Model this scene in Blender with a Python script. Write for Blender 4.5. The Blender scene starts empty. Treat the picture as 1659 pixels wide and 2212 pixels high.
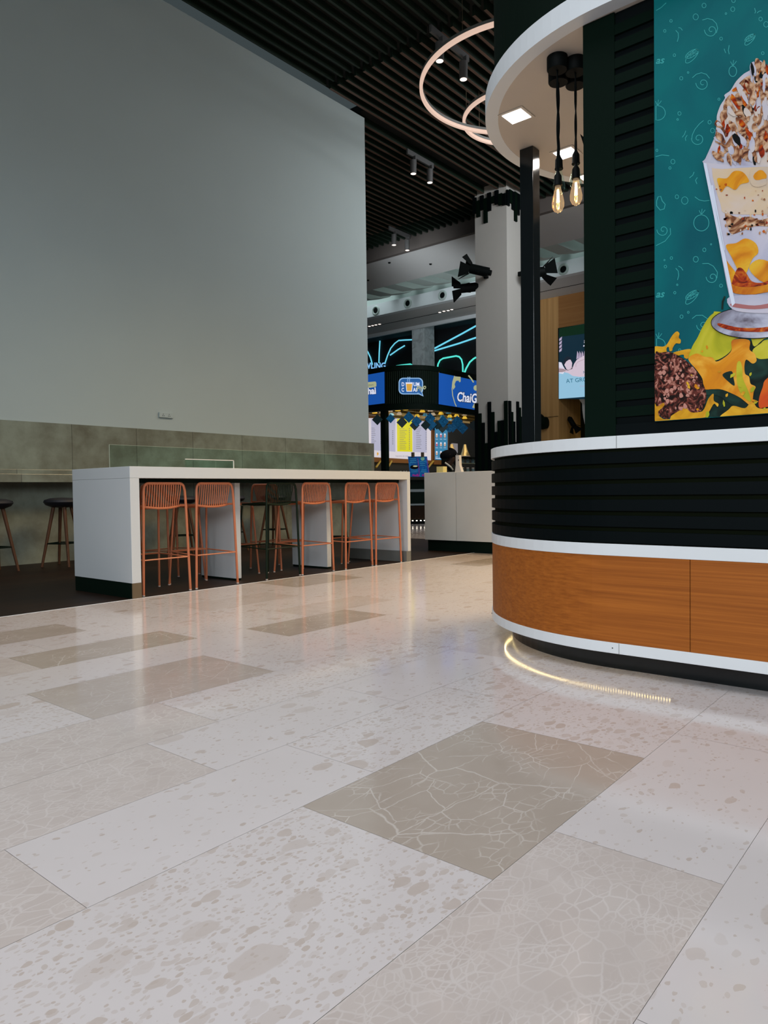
import bpy, bmesh, math, random
from mathutils import Vector, Matrix
from mathutils.geometry import tessellate_polygon
random.seed(7)
S = bpy.context.scene
COL = S.collection
PI = math.pi

# ------------------------------------------------------------ camera
F, CX, CY, H = 1565.0, 829.5, 1106.0, 0.87
_vx = Vector((2134-CX, 1043-CY, F)).normalized()
_vy = Vector((-1050-CX, 1085-CY, F)); _vy = (_vy - _vx*_vx.dot(_vy)).normalized()
_vz = _vx.cross(_vy)
if _vz.y > 0: _vz = -_vz
CAMP = Vector((0, 0, H))
def ray(u, v):
    c = Vector((u-CX, v-CY, F)); return Vector((_vx.dot(c), _vy.dot(c), _vz.dot(c)))
def onx(u, v, x): d = ray(u, v); return CAMP + d*(x/d.x)
def ony(u, v, y): d = ray(u, v); return CAMP + d*(y/d.y)
def onz(u, v, z): d = ray(u, v); return CAMP + d*((z-H)/d.z)
cam = bpy.data.cameras.new('camera'); camo = bpy.data.objects.new('camera', cam); COL.objects.link(camo)
right = Vector((_vx.x, _vy.x, _vz.x)); up = -Vector((_vx.y, _vy.y, _vz.y)); back = -Vector((_vx.z, _vy.z, _vz.z))
M3 = Matrix((right, up, back)).transposed().to_4x4(); M3.translation = CAMP
camo.matrix_world = M3
cam.sensor_fit = 'VERTICAL'; cam.sensor_height = 36; cam.sensor_width = 27; cam.lens = F/2212*36
cam.clip_start = 0.02; cam.clip_end = 200
S.camera = camo

# ------------------------------------------------------------ world, lights, exposure
S.view_settings.view_transform = 'Standard'; S.view_settings.look = 'None'
S.view_settings.gamma = 1.0; S.view_settings.exposure = -0.48; S.view_settings.use_curve_mapping = False
w = bpy.data.worlds.new('world'); S.world = w; w.use_nodes = True
w.node_tree.nodes['Background'].inputs[0].default_value = (0.62, 0.80, 0.85, 1)
w.node_tree.nodes['Background'].inputs[1].default_value = 0.10
def area(name, loc, target, sx, sy, power, color, spread=180):
    l = bpy.data.lights.new(name, 'AREA'); l.shape = 'RECTANGLE'; l.size = sx; l.size_y = sy
    l.energy = power; l.color = color; l.spread = math.radians(spread)
    o = bpy.data.objects.new(name, l); COL.objects.link(o); o.location = loc
    o.rotation_euler = (Vector(target)-Vector(loc)).to_track_quat('-Z', 'Y').to_euler(); return o
area('assumed_rear_daylight', (-4.0, -10.0, 5.2), (3.0, 4, 0.0), 12, 4.0, 260, (0.84, 0.93, 1.0), 90)  # unseen lamp standing in for daylight assumed behind the camera
area('overhead_fill', (1.0, 2.2, 7.9), (1.2, 2.4, 0), 5, 5, 300, (0.92, 0.955, 1.0), 135)  # area lamp added under the closed ceiling to brighten the near floor
area('warm_floor_fill', (8.5, 1.5, 7.9), (7.0, 4.2, 0), 4, 3, 400, (1.0, 0.73, 0.40), 90)  # added unseen lamp that warms the middle and far floor
area('side_fill', (-5.5, -0.5, 3.4), (3.25, 1.2, 0.3), 5, 2.4, 125, (0.88, 0.95, 1.0), 80)  # added fill for the kiosk front and bar end, source unseen
area('atrium_trough_light', (20.7, 13.0, 10.6), (20.7, 13.0, 0), 2.4, 16, 700, (0.86, 0.96, 1.0))
area('fascia_fill', (16.0, 12.5, 4.9), (22.0, 14.0, 7.9), 2, 5, 62, (0.88, 0.95, 1.0), 65)  # unseen lamp added to brighten the far white fascia
area('far_hall_fill', (13.2, 4.5, 7.6), (14.6, 8.8, 4.0), 3, 2, 420, (0.93, 0.97, 1.0))  # added fill without a fixture, lifts the column and far hall

# ------------------------------------------------------------ materials
MATS = {}
def new_mat(name):
    m = bpy.data.materials.new(name); m.use_nodes = True
    nt = m.node_tree; return m, nt, nt.nodes, nt.links, nt.nodes['Principled BSDF']
def mat(name, col, rough=0.5, metal=0.0, var=0.06, scale=8.0, bump=0.0, spec=0.5, coat=0.0):
    if name in MATS: return MATS[name]
    m, nt, N, L, B = new_mat(name)
    tc = N.new('ShaderNodeTexCoord'); nz = N.new('ShaderNodeTexNoise'); nz.inputs['Scale'].default_value = scale
    nz.inputs['Detail'].default_value = 4
    L.new(tc.outputs['Object'], nz.inputs['Vector'])
    mx = N.new('ShaderNodeMix'); mx.data_type = 'RGBA'
    mx.inputs[6].default_value = (*[c*(1-var) for c in col], 1); mx.inputs[7].default_value = (*[min(1, c*(1+var)) for c in col], 1)
    L.new(nz.outputs['Fac'], mx.inputs[0]); L.new(mx.outputs[2], B.inputs['Base Color'])
    B.inputs['Roughness'].default_value = rough; B.inputs['Metallic'].default_value = metal
    B.inputs['Specular IOR Level'].default_value = spec
    if coat: B.inputs['Coat Weight'].default_value = coat; B.inputs['Coat Roughness'].default_value = 0.08
    if bump:
        bp = N.new('ShaderNodeBump'); bp.inputs['Strength'].default_value = bump; bp.inputs['Distance'].default_value = 0.01
        L.new(nz.outputs['Fac'], bp.inputs['Height']); L.new(bp.outputs[0], B.inputs['Normal'])
    MATS[name] = m; return m
def emit(name, col, strength, base=None):
    if name in MATS: return MATS[name]
    m, nt, N, L, B = new_mat(name)
    B.inputs['Base Color'].default_value = (*(base or [c*0.3 for c in col]), 1)
    B.inputs['Emission Color'].default_value = (*col, 1); B.inputs['Emission Strength'].default_value = strength
    B.inputs['Roughness'].default_value = 0.4
    MATS[name] = m; return m
def mottle(name, cols, scale, rough=0.45, em=0.0, dist=1.5, sharp=False):
    m, nt, N, L, B = new_mat(name)
    tc = N.new('ShaderNodeTexCoord'); nz = N.new('ShaderNodeTexNoise'); nz.inputs['Scale'].default_value = scale
    nz.inputs['Detail'].default_value = 5; nz.inputs['Distortion'].default_value = dist
    L.new(tc.outputs['Object'], nz.inputs['Vector'])
    r = N.new('ShaderNodeValToRGB'); el = r.color_ramp.elements
    if sharp: r.color_ramp.interpolation = 'CONSTANT'
    n = len(cols)
    for i, c in enumerate(cols):
        p = 0.32 + 0.36*i/(max(1, n-1))
        e = el[i] if i < 2 else el.new(p)
        e.position = p; e.color = (*c, 1)
    L.new(nz.outputs['Fac'], r.inputs[0]); L.new(r.outputs[0], B.inputs['Base Color'])
    B.inputs['Roughness'].default_value = rough; B.inputs['Specular IOR Level'].default_value = 0.12
    if em:
        L.new(r.outputs[0], B.inputs['Emission Color']); B.inputs['Emission Strength'].default_value = em
    MATS[name] = m; return m
def wood(name, c1, c2, axis='Y', scale=1.0, rough=0.4, coat=0.0):
    m, nt, N, L, B = new_mat(name)
    tc = N.new('ShaderNodeTexCoord'); mp = N.new('ShaderNodeMapping')
    s = {'X': (1.2, 60, 60), 'Y': (60, 1.2, 90), 'Z': (60, 60, 1.2)}[axis]
    mp.inputs['Scale'].default_value = [k*scale for k in s]
    L.new(tc.outputs['Object'], mp.inputs['Vector'])
    nz = N.new('ShaderNodeTexNoise'); nz.inputs['Scale'].default_value = 1.0; nz.inputs['Detail'].default_value = 6
    nz.inputs['Roughness'].default_value = 0.65
    L.new(mp.outputs[0], nz.inputs['Vector'])
    r = N.new('ShaderNodeValToRGB'); r.color_ramp.elements[0].position = 0.3; r.color_ramp.elements[1].position = 0.7
    r.color_ramp.elements[0].color = (*c1, 1); r.color_ramp.elements[1].color = (*c2, 1)
    L.new(nz.outputs['Fac'], r.inputs[0]); L.new(r.outputs[0], B.inputs['Base Color'])
    B.inputs['Roughness'].default_value = rough; B.inputs['Specular IOR Level'].default_value = 0.2
    if coat: B.inputs['Coat Weight'].default_value = coat
    MATS[name] = m; return m

def marble_floor():
    m, nt, N, L, B = new_mat('marble_floor')
    tc = N.new('ShaderNodeTexCoord')
    at = N.new('ShaderNodeAttribute'); at.attribute_name = 'tile'          # r = darkness, g = clasts, b = seed
    sp = N.new('ShaderNodeSeparateColor'); L.new(at.outputs['Color'], sp.inputs[0])
    def math_(op, a, b=None, c=None):
        n = N.new('ShaderNodeMath'); n.operation = op
        for i, x in enumerate((a, b, c)):
            if x is None: continue
            if isinstance(x, (int, float)): n.inputs[i].default_value = x
            else: L.new(x, n.inputs[i])
        return n.outputs[0]
    def mixc(f, a, b):
        n = N.new('ShaderNodeMix'); n.data_type = 'RGBA'
        if isinstance(f, float): n.inputs[0].default_value = f
        else: L.new(f, n.inputs[0])
        for i, x in ((6, a), (7, b)):
            if isinstance(x, tuple): n.inputs[i].default_value = (*x, 1)
            else: L.new(x, n.inputs[i])
        return n.outputs[2]
    def smooth(x, a, b, o0=0., o1=1.):
        n = N.new('ShaderNodeMapRange'); n.interpolation_type = 'SMOOTHSTEP'
        L.new(x, n.inputs[0]); n.inputs[1].default_value = a; n.inputs[2].default_value = b
        n.inputs[3].default_value = o0; n.inputs[4].default_value = o1; return n.outputs[0]
    off = N.new('ShaderNodeCombineXYZ'); s = math_('MULTIPLY', sp.outputs[2], 37.0)
    L.new(s, off.inputs[0]); L.new(math_('MULTIPLY', sp.outputs[2], 91.0), off.inputs[1]); L.new(s, off.inputs[2])
    va = N.new('ShaderNodeVectorMath'); va.operation = 'ADD'; L.new(tc.outputs['Object'], va.inputs[0]); L.new(off.outputs[0], va.inputs[1])
    dn = N.new('ShaderNodeTexNoise'); dn.inputs['Scale'].default_value = 9; dn.inputs['Detail'].default_value = 6
    L.new(va.outputs[0], dn.inputs['Vector'])
    sc = N.new('ShaderNodeVectorMath'); sc.operation = 'SCALE'; sc.inputs['Scale'].default_value = 0.05
    sb = N.new('ShaderNodeVectorMath'); sb.operation = 'SUBTRACT'; sb.inputs[1].default_value = (0.5, 0.5, 0.5)
    L.new(dn.outputs['Color'], sb.inputs[0]); L.new(sb.outputs[0], sc.inputs[0])
    vb = N.new('ShaderNodeVectorMath'); vb.operation = 'ADD'; L.new(va.outputs[0], vb.inputs[0]); L.new(sc.outputs[0], vb.inputs[1])
    st = N.new('ShaderNodeMapping'); st.inputs['Scale'].default_value = (0.62, 1.0, 1.0); L.new(vb.outputs[0], st.inputs['Vector'])
    V = st.outputs[0]
    def vor(scale, feat='F1'):
        n = N.new('ShaderNodeTexVoronoi'); n.feature = feat; n.inputs['Scale'].default_value = scale
        n.voronoi_dimensions = '2D'
        L.new(V, n.inputs['Vector']); return n
    def noise(scale, detail=4, r=0.5):
        n = N.new('ShaderNodeTexNoise'); n.inputs['Scale'].default_value = scale; n.inputs['Detail'].default_value = detail
        n.inputs['Roughness'].default_value = r
        L.new(va.outputs[0], n.inputs['Vector']); return n.outputs['Fac']
    light = mixc(noise(3, 5), (0.665, 0.60, 0.59), (0.60, 0.535, 0.515))
    mid = mixc(noise(6, 5), (0.49, 0.41, 0.37), (0.57, 0.49, 0.455))
    dark = mixc(noise(7, 6), (0.385, 0.315, 0.26), (0.46, 0.385, 0.33))
    # clasts: pebbles of several sizes
    base = light
    clastc = mixc(noise(30, 3), (0.445, 0.355, 0.30), (0.54, 0.45, 0.40))
    tot = None
    for scl, thr, rad in ((9, 0.26, 0.27), (21, 0.36, 0.30), (50, 0.45, 0.34), (95, .45, .34)):
        v = vor(scl); vs = N.new('ShaderNodeSeparateColor'); L.new(v.outputs['Color'], vs.inputs[0])
        keep = math_('LESS_THAN', vs.outputs[0], math_('MULTIPLY', sp.outputs[1], thr*1.15))
        rr = math_('MULTIPLY_ADD', vs.outputs[1], rad, 0.10)
        dd = math_('SUBTRACT', rr, v.outputs['Distance'])
        k = math_('MULTIPLY', smooth(dd, -0.02, 0.03), keep)
        k = math_('MULTIPLY', k, math_('MULTIPLY_ADD', vs.outputs[2], 0.65, 0.2))
        tot = k if tot is None else math_('MAXIMUM', tot, k)
    # medium tiles: dense cells parted by pale seams
    e1 = vor(11, 'DISTANCE_TO_EDGE').outputs['Distance']; e2 = vor(27, 'DISTANCE_TO_EDGE').outputs['Distance']
    seam = math_('MAXIMUM', smooth(e1, 0.0, 0.03, 0.6, 0.0), smooth(e2, 0.0, 0.09, 0.65, 0.0))
    e6 = vor(60, 'DISTANCE_TO_EDGE').outputs['Distance']; seam = math_('MAXIMUM', math_('MULTIPLY', seam, smooth(noise(5, 4), 0.35, 0.6, 0.4, 1.0)), math_('MULTIPLY', smooth(e6, 0.0, 0.14, 0.6, 0.0), smooth(noise(9, 4), 0.4, 0.6)))
    cv = vor(27); cs = N.new('ShaderNodeSeparateColor'); L.new(cv.outputs['Color'], cs.inputs[0])
    midc = mixc(math_('MULTIPLY', cs.outputs[0], 0.5), mid, (0.60, 0.52, 0.48))
    midt = mixc(seam, midc, (0.66, 0.59, 0.56))
    # dark tiles: fine crossing veins
    e3 = vor(3.6, 'DISTANCE_TO_EDGE').outputs['Distance']; e4 = vor(10, 'DISTANCE_TO_EDGE').outputs['Distance']
    e5 = vor(30, 'DISTANCE_TO_EDGE').outputs['Distance']
    vein = math_('MAXIMUM', math_('MULTIPLY', smooth(e3, 0.0, 0.012, 0.8, 0.0), smooth(noise(3, 3), 0.40, 0.55)), math_('MULTIPLY', smooth(e4, 0.0, 0.025, 0.85, 0.0), smooth(noise(4, 3), 0.42, 0.55)))
    vein = math_('MAXIMUM', vein, math_('MULTIPLY', smooth(e5, 0.0, 0.09, 0.6, 0.0), smooth(noise(6, 3), 0.48, 0.62)))
    darkt = mixc(vein, dark, (0.62, 0.55, 0.50))
    c = mixc(tot, base, clastc)
    c = mixc(smooth(sp.outputs[0], 0.25, 0.5), c, midt)
    c = mixc(smooth(sp.outputs[0], 0.7, 0.9), c, darkt)
    L.new(c, B.inputs['Base Color'])
    rn = smooth(noise(2.5, 3), 0.3, 0.7, 0.085, 0.14); L.new(rn, B.inputs['Roughness'])
    B.inputs['Specular IOR Level'].default_value = 0.55
    return m
def plank_floor():
    m, nt, N, L, B = new_mat('dark_plank_floor')
    tc = N.new('ShaderNodeTexCoord'); br = N.new('ShaderNodeTexBrick')
    br.inputs['Scale'].default_value = 1.0; br.inputs['Brick Width'].default_value = 1.2; br.inputs['Row Height'].default_value = 0.14
    br.inputs['Mortar Size'].default_value = 0.002
    br.inputs['Color1'].default_value = (0.020, 0.010, 0.006, 1); br.inputs['Color2'].default_value = (0.011, 0.006, 0.004, 1)
    br.inputs['Mortar'].default_value = (0.01, 0.006, 0.004, 1)
    L.new(tc.outputs['Object'], br.inputs['Vector'])
    mp = N.new('ShaderNodeMapping'); mp.inputs['Scale'].default_value = (1.5, 30, 1); L.new(tc.outputs['Object'], mp.inputs['Vector'])
    nz = N.new('ShaderNodeTexNoise'); nz.inputs['Scale'].default_value = 1.0; nz.inputs['Detail'].default_value = 5; L.new(mp.outputs[0], nz.inputs['Vector'])
    mx = N.new('ShaderNodeMix'); mx.data_type = 'RGBA'; mx.blend_type = 'MULTIPLY'; mx.inputs[0].default_value = 0.8
    L.new(br.outputs['Color'], mx.inputs[6]); 
    r = N.new('ShaderNodeValToRGB'); r.color_ramp.elements[0].color = (0.5, 0.5, 0.5, 1); r.color_ramp.elements[1].color = (1.3, 1.2, 1.1, 1)
    L.new(nz.outputs['Fac'], r.inputs[0]); L.new(r.outputs[0], mx.inputs[7]); L.new(mx.outputs[2], B.inputs['Base Color'])
    B.inputs['Roughness'].default_value = 0.5; B.inputs['Specular IOR Level'].default_value = 0.15
    return m
def stone_clad():
    m, nt, N, L, B = new_mat('stone_cladding')
    tc = N.new('ShaderNodeTexCoord'); br = N.new('ShaderNodeTexBrick'); br.offset = 0.0
    mp = N.new('ShaderNodeMapping'); mp.inputs['Rotation'].default_value = (PI/2, 0, 0); L.new(tc.outputs['Object'], mp.inputs['Vector'])
    br.inputs['Scale'].default_value = 1.0; br.inputs['Brick Width'].default_value = 0.95; br.inputs['Row Height'].default_value = 3.0
    br.inputs['Mortar Size'].default_value = 0.004; br.inputs['Color1'].default_value = (0.20, 0.20, 0.165, 1)
    br.inputs['Color2'].default_value = (0.25, 0.265, 0.225, 1); br.inputs['Mortar'].default_value = (0.11, 0.11, 0.095, 1)
    L.new(mp.outputs[0], br.inputs['Vector'])
    n1 = N.new('ShaderNodeTexNoise'); n1.inputs['Scale'].default_value = 2.2; n1.inputs['Detail'].default_value = 7; n1.inputs['Roughness'].default_value = 0.6
    L.new(tc.outputs['Object'], n1.inputs['Vector'])
    r = N.new('ShaderNodeValToRGB'); r.color_ramp.elements[0].color = (0.72, 0.68, 0.60, 1); r.color_ramp.elements[1].color = (1.22, 1.28, 1.22, 1)
    r.color_ramp.elements[0].position = 0.35; r.color_ramp.elements[1].position = 0.65
    L.new(n1.outputs['Fac'], r.inputs[0])
    mx = N.new('ShaderNodeMix'); mx.data_type = 'RGBA'; mx.blend_type = 'MULTIPLY'; mx.inputs[0].default_value = 1
    L.new(br.outputs['Color'], mx.inputs[6]); L.new(r.outputs[0], mx.inputs[7]); L.new(mx.outputs[2], B.inputs['Base Color'])
    B.inputs['Roughness'].default_value = 0.16
    return m
def glass(name, col=(0.9, 1, 0.97), rough=0.0, alpha=0.12, em=None):
    m, nt, N, L, B = new_mat(name)
    out = nt.nodes['Material Output']
    tr = N.new('ShaderNodeBsdfTransparent'); tr.inputs[0].default_value = (*col, 1)
    gl = N.new('ShaderNodeBsdfGlossy'); gl.inputs['Roughness'].default_value = rough
    gl.inputs[0].default_value = (*col, 1)
    fr = N.new('ShaderNodeFresnel'); fr.inputs[0].default_value = 1.45
    ad = N.new('ShaderNodeMath'); ad.operation = 'ADD'; ad.inputs[1].default_value = alpha*0.3; L.new(fr.outputs[0], ad.inputs[0])
    mx = N.new('ShaderNodeMixShader'); ge = N.new('ShaderNodeNewGeometry'); iv = N.new('ShaderNodeMath'); iv.operation = 'SUBTRACT'; iv.inputs[0].default_value = 1.0; L.new(ge.outputs['Backfacing'], iv.inputs[1])
    mu = N.new('ShaderNodeMath'); mu.operation = 'MULTIPLY'; L.new(ad.outputs[0], mu.inputs[0]); L.new(iv.outputs[0], mu.inputs[1]); L.new(mu.outputs[0], mx.inputs[0]); L.new(tr.outputs[0], mx.inputs[1]); L.new(gl.outputs[0], mx.inputs[2])
    last = mx.outputs[0]
    if em:
        e = N.new('ShaderNodeEmission'); e.inputs[0].default_value = (*em, 1); e.inputs[1].default_value = 1.0
        a2 = N.new('ShaderNodeAddShader'); L.new(last, a2.inputs[0]); L.new(e.outputs[0], a2.inputs[1]); last = a2.outputs[0]
    L.new(last, out.inputs[0])
    return m

M_floor = marble_floor(); M_plank = plank_floor(); M_clad = stone_clad()
M_grout = mat('grout', (0.46, 0.41, 0.38), 0.5)
M_wall = mat('wall_paint', (0.455, 0.53, 0.53), 0.7, var=0.03, scale=1.5)
M_white = mat('white_laminate', (0.70, 0.72, 0.74), 0.32, var=0.02, scale=3)
M_bar = mat('bar_white', (0.60, 0.625, 0.645), 0.38, var=0.02, scale=3)
M_kick = mat('dark_green_kick', (0.0015, 0.0075, 0.0045), 0.6, spec=.1)
M_brass = mat('bronze_trim', (0.17, 0.125, 0.075), 0.45, 0.3)
M_greytrim = mat('grey_trim', (0.16, 0.165, 0.155), 0.5)
M_black = mat('black_lacquer', (0.0010, 0.0028, 0.0034), 0.55, spec=0.07)
M_blackg = mat('black_gloss', (0.004, 0.006, 0.007), 0.16, spec=0.5)
M_dgreen = mat('dark_green_paint', (0.0010, 0.0062, 0.0034), 0.7, spec=.06)
M_gap = mat('dark_brown_recess', (0.005, 0.007, 0.003), 0.7, var=0.4, scale=3, spec=.03)
M_kwood = wood('kiosk_teak', (0.24, 0.064, 0.008), (0.40, 0.120, 0.016), 'Y', 1.0, 0.55)
M_ceilwood = mat('slat_brown', (0.12, 0.070, 0.048), 0.55, var=0.15)
M_slatdark = mat('slat_dark_green', (0.004, 0.017, 0.008), 0.6)
M_void = mat('ceiling_void', (0.004, 0.006, 0.005), 0.8)
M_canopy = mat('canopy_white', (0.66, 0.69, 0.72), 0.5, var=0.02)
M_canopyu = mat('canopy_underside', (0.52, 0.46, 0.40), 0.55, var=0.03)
M_coral = mat('coral_metal', (0.50, 0.155, 0.068), 0.42, var=0.04)
M_dstool = mat('dark_green_metal', (0.004, 0.012, 0.005), 0.5, spec=.2)
M_cap = mat('foot_cap', (0.6, 0.5, 0.45), 0.5)
M_seat = mat('black_cushion', (0.008, 0.008, 0.014), 0.6)
M_leg = wood('stool_leg_wood', (0.075, 0.032, 0.016), (0.12, 0.055, 0.028), 'Z', 1, 0.45)
M_led = emit('panel_light', (1.0, 0.98, 0.97), 6.0, (0.9, 0.9, 0.9))
M_ledwarm = emit('led_dot', (1.0, 0.76, 0.34), 22.0)
M_ring = emit('ring_light', (1.0, 0.70, 0.56), 0.95)
M_spotl = emit('spot_lens', (1.0, 0.86, 0.76), 2.2)
M_grey = mat('spot_grey', (0.10, 0.10, 0.10), 0.5)
M_cable = mat('cable', (0.0015, 0.003, 0.003), 0.6, spec=.1)
M_wire = mat('steel_wire', (0.25, 0.18, 0.12), 0.4, 0.5)
M_soffit = mat('soffit_white', (0.55, 0.55, 0.54), 0.6, var=0.02)
M_fascia = mat('fascia_white', (0.70, 0.74, 0.76), 0.5, var=0.02)
M_brownf = mat('brown_fascia', (0.105, 0.09, 0.082), 0.6)
M_coffer = mat('coffer_paint', (0.42, 0.50, 0.47), 0.6, var=0.03)
M_wwall = wood('oak_panel', (0.40, 0.21, 0.07), (0.58, 0.33, 0.13), 'Z', 0.15, 0.5)
M_conc = mottle('raw_concrete', [(0.50, 0.56, 0.57), (0.72, 0.80, 0.82), (0.80, 0.88, 0.9)], 3.0, 0.8)
M_colp = mat('column_paint', (0.47, 0.455, 0.425), 0.65, var=0.03)
M_dark = mat('dark_backdrop', (0.006, 0.008, 0.011), 0.8)
M_glass = glass('clear_glass'); M_bulbg = glass('amber_glass', (1.0, 0.86, 0.62), 0.02, 0.1, (0.24, 0.17, 0.11))
M_gedge = mat('glass_edge', (0.38, 0.42, 0.33), 0.2)

# ------------------------------------------------------------ mesh helpers
def wloc(p):
    v = Vector((0, 0, 0))
    while p is not None: v = v + p.location; p = p.parent
    return v
class MB:
    def __init__(s): s.v = []; s.f = []; s.m = []; s.k = 0; s.smooth = []; s.sm = False; s.mats = []; s.cur = 0
    def use(s, m):
        if m not in s.mats: s.mats.append(m)
        s.cur = s.mats.index(m); return s
    def add(s, vs, fs):
        b = len(s.v); s.v += [Vector(p) for p in vs]
        for f in fs: s.f.append([b+i for i in f]); s.m.append(s.cur); s.smooth.append(s.sm)
    def box(s, x0, x1, y0, y1, z0, z1):
        if x1 < x0: x0, x1 = x1, x0
        if y1 < y0: y0, y1 = y1, y0
        s.add([(x0,y0,z0),(x1,y0,z0),(x1,y1,z0),(x0,y1,z0),(x0,y0,z1),(x1,y0,z1),(x1,y1,z1),(x0,y1,z1)],
              [(0,3,2,1),(4,5,6,7),(0,1,5,4),(1,2,6,5),(2,3,7,6),(3,0,4,7)]); return s
    def obox(s, c, ax, ay, az):
        c = Vector(c); ax, ay, az = Vector(ax), Vector(ay), Vector(az)
        P = [c+ax*i+ay*j+az*k for k in (-1, 1) for i, j in ((-1,-1),(1,-1),(1,1),(-1,1))]
        s.add(P, [(0,3,2,1),(4,5,6,7),(0,1,5,4),(1,2,6,5),(2,3,7,6),(3,0,4,7)]); return s
    def tube(s, pts, r, n=8, closed=False, r1=None):
        pts = [Vector(p) for p in pts]; s.sm = True
        N = len(pts); rings = []
        prev = None
        for i, p in enumerate(pts):
            if closed: t = (pts[(i+1) % N]-pts[i-1])
            else: t = pts[min(i+1, N-1)]-pts[max(i-1, 0)]
            t.normalize()
            if prev is None:
                a = Vector((0, 0, 1)) if abs(t.z) < 0.9 else Vector((1, 0, 0))
                u = t.cross(a).normalized()
            else:
                u = (prev - t*prev.dot(t)).normalized()
            prev = u; w_ = t.cross(u)
            rad = r if r1 is None else r+(r1-r)*i/(N-1)
            rings.append([p+(u*math.cos(2*PI*k/n)+w_*math.sin(2*PI*k/n))*rad for k in range(n)])
        V = [q for R_ in rings for q in R_]; Fs = []
        for i in range(N if closed else N-1):
            a = i*n; b = ((i+1) % N)*n
            for k in range(n): Fs.append((a+k, a+(k+1) % n, b+(k+1) % n, b+k))
        if not closed: Fs += [tuple(range(n))[::-1], tuple(range((N-1)*n, N*n))]
        s.add(V, Fs); s.sm = False; return s
    def lathe(s, c, prof, n=24, axis='Z', cap=True):
        c = Vector(c); s.sm = True; V = []; Fs = []
        for r, z in prof:
            for k in range(n):
                a = 2*PI*k/n; x, y = r*math.cos(a), r*math.sin(a)
                V.append(c+(Vector((x, y, z)) if axis == 'Z' else Vector((z, x, y)) if axis == 'X' else Vector((x, z, y))))
        for i in range(len(prof)-1):
            for k in range(n): Fs.append((i*n+k, i*n+(k+1) % n, (i+1)*n+(k+1) % n, (i+1)*n+k))
        if cap: Fs += [tuple(range(n))[::-1], tuple(range((len(prof)-1)*n, len(prof)*n))]
        s.add(V, Fs); s.sm = False; return s
    def prism(s, outline, z0, z1):
        n = len(outline)
        V = [(x, y, z0) for x, y in outline]+[(x, y, z1) for x, y in outline]
        tri = tessellate_polygon([[Vector((x, y, 0)) for x, y in outline]])
        Fs = [tuple(t)[::-1] for t in tri]+[tuple(i+n for i in t) for t in tri]
        Fs += [(i, (i+1) % n, (i+1) % n+n, i+n) for i in range(n)]
        s.add(V, Fs); return s
    def strip(s, outer, inner, z0, z1):     # curved upright board between two plan lines
        n = len(outer); V = []
        for z in (z0, z1):
            V += [(x, y, z) for x, y in outer]+[(x, y, z) for x, y in inner]
        Fs = []
        for i in range(n-1):
            Fs += [(i, i+1, 2*n+i+1, 2*n+i), (n+i+1, n+i, 3*n+i, 3*n+i+1), (2*n+i, 2*n+i+1, 3*n+i+1, 3*n+i), (i+1, i, n+i, n+i+1)]
        Fs += [(0, 2*n, 3*n, n), (n-1, 2*n-1, 4*n-1, 3*n-1)]
        s.add(V, Fs); return s
    def poly(s, pts, fn, layer=1):
        P = [Vector((p[0], p[1], 0)) for p in pts]
        tri = tessellate_polygon([P])
        s.add([fn(p[0], p[1], layer) for p in pts], [tuple(t) for t in tri]); return s
    def spoly(s, pts, fn, layer=1, m=4):
        n = len(pts); P = []
        for i in range(n):
            p0, p1, p2, p3 = pts[i-1], pts[i], pts[(i+1) % n], pts[(i+2) % n]
            for j in range(m):
                t = j/m
                P.append(tuple(.5*(2*p1[k]+(p2[k]-p0[k])*t+(2*p0[k]-5*p1[k]+4*p2[k]-p3[k])*t*t+(3*p1[k]-p0[k]-3*p2[k]+p3[k])*t**3) for k in (0, 1)))
        return s.poly(P, fn, layer)
    def line(s, pts, wd, fn, layer=1):
        n = len(pts); L_, R_ = [], []
        for i, p in enumerate(pts):
            a = pts[max(i-1, 0)]; b = pts[min(i+1, n-1)]
            dx, dy = b[0]-a[0], b[1]-a[1]; d = math.hypot(dx, dy) or 1
            L_.append(fn(p[0]-dy/d*wd/2, p[1]+dx/d*wd/2, layer)); R_.append(fn(p[0]+dy/d*wd/2, p[1]-dx/d*wd/2, layer))
        s.add(L_+R_, [(i, i+1, n+i+1, n+i) for i in range(n-1)]); return s
    def text(s, t, fn, x, y, size, layer=2, bold=0.0, flip=-1, rot=0, shear=0.0, align='LEFT', xs=1.0):
        c = bpy.data.curves.new('t', 'FONT'); c.body = t; c.size = size; c.offset = bold; c.shear = shear; c.align_x = align
        c.resolution_u = 3
        o = bpy.data.objects.new('t', c); COL.objects.link(o)
        bpy.context.view_layer.update()
        me = bpy.data.meshes.new_from_object(o.evaluated_get(bpy.context.evaluated_depsgraph_get()))
        ca, sa = math.cos(rot), math.sin(rot)
        V = [fn(x+v.co.x*xs*ca-v.co.y*sa, y+flip*(v.co.x*xs*sa+v.co.y*ca), layer) for v in me.vertices]
        s.add(V, [tuple(p.vertices) for p in me.polygons])
        bpy.data.objects.remove(o); bpy.data.curves.remove(c); bpy.data.meshes.remove(me); return s
    def build(s, name, m=None, parent=None, bevel=0.0):
        me = bpy.data.meshes.new(name); o = bpy.data.objects.new(name, me); COL.objects.link(o)
        off = wloc(parent)
        me.from_pydata([tuple(p-off) for p in s.v], [], s.f)
        ml = s.mats or [m]
        if m is not None and s.mats and m not in s.mats: pass
        for x in ml: me.materials.append(x)
        me.polygons.foreach_set('material_index', s.m if s.mats else [0]*len(s.f))
        me.polygons.foreach_set('use_smooth', s.smooth)
        me.update()
        if any(s.smooth):
            try: me.set_sharp_from_angle(angle=math.radians(40))
            except Exception: pass
        if bevel:
            b = o.modifiers.new('bevel', 'BEVEL'); b.width = bevel; b.segments = 2; b.limit_method = 'ANGLE'
        if parent is not None: o.parent = parent
        return o
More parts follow.
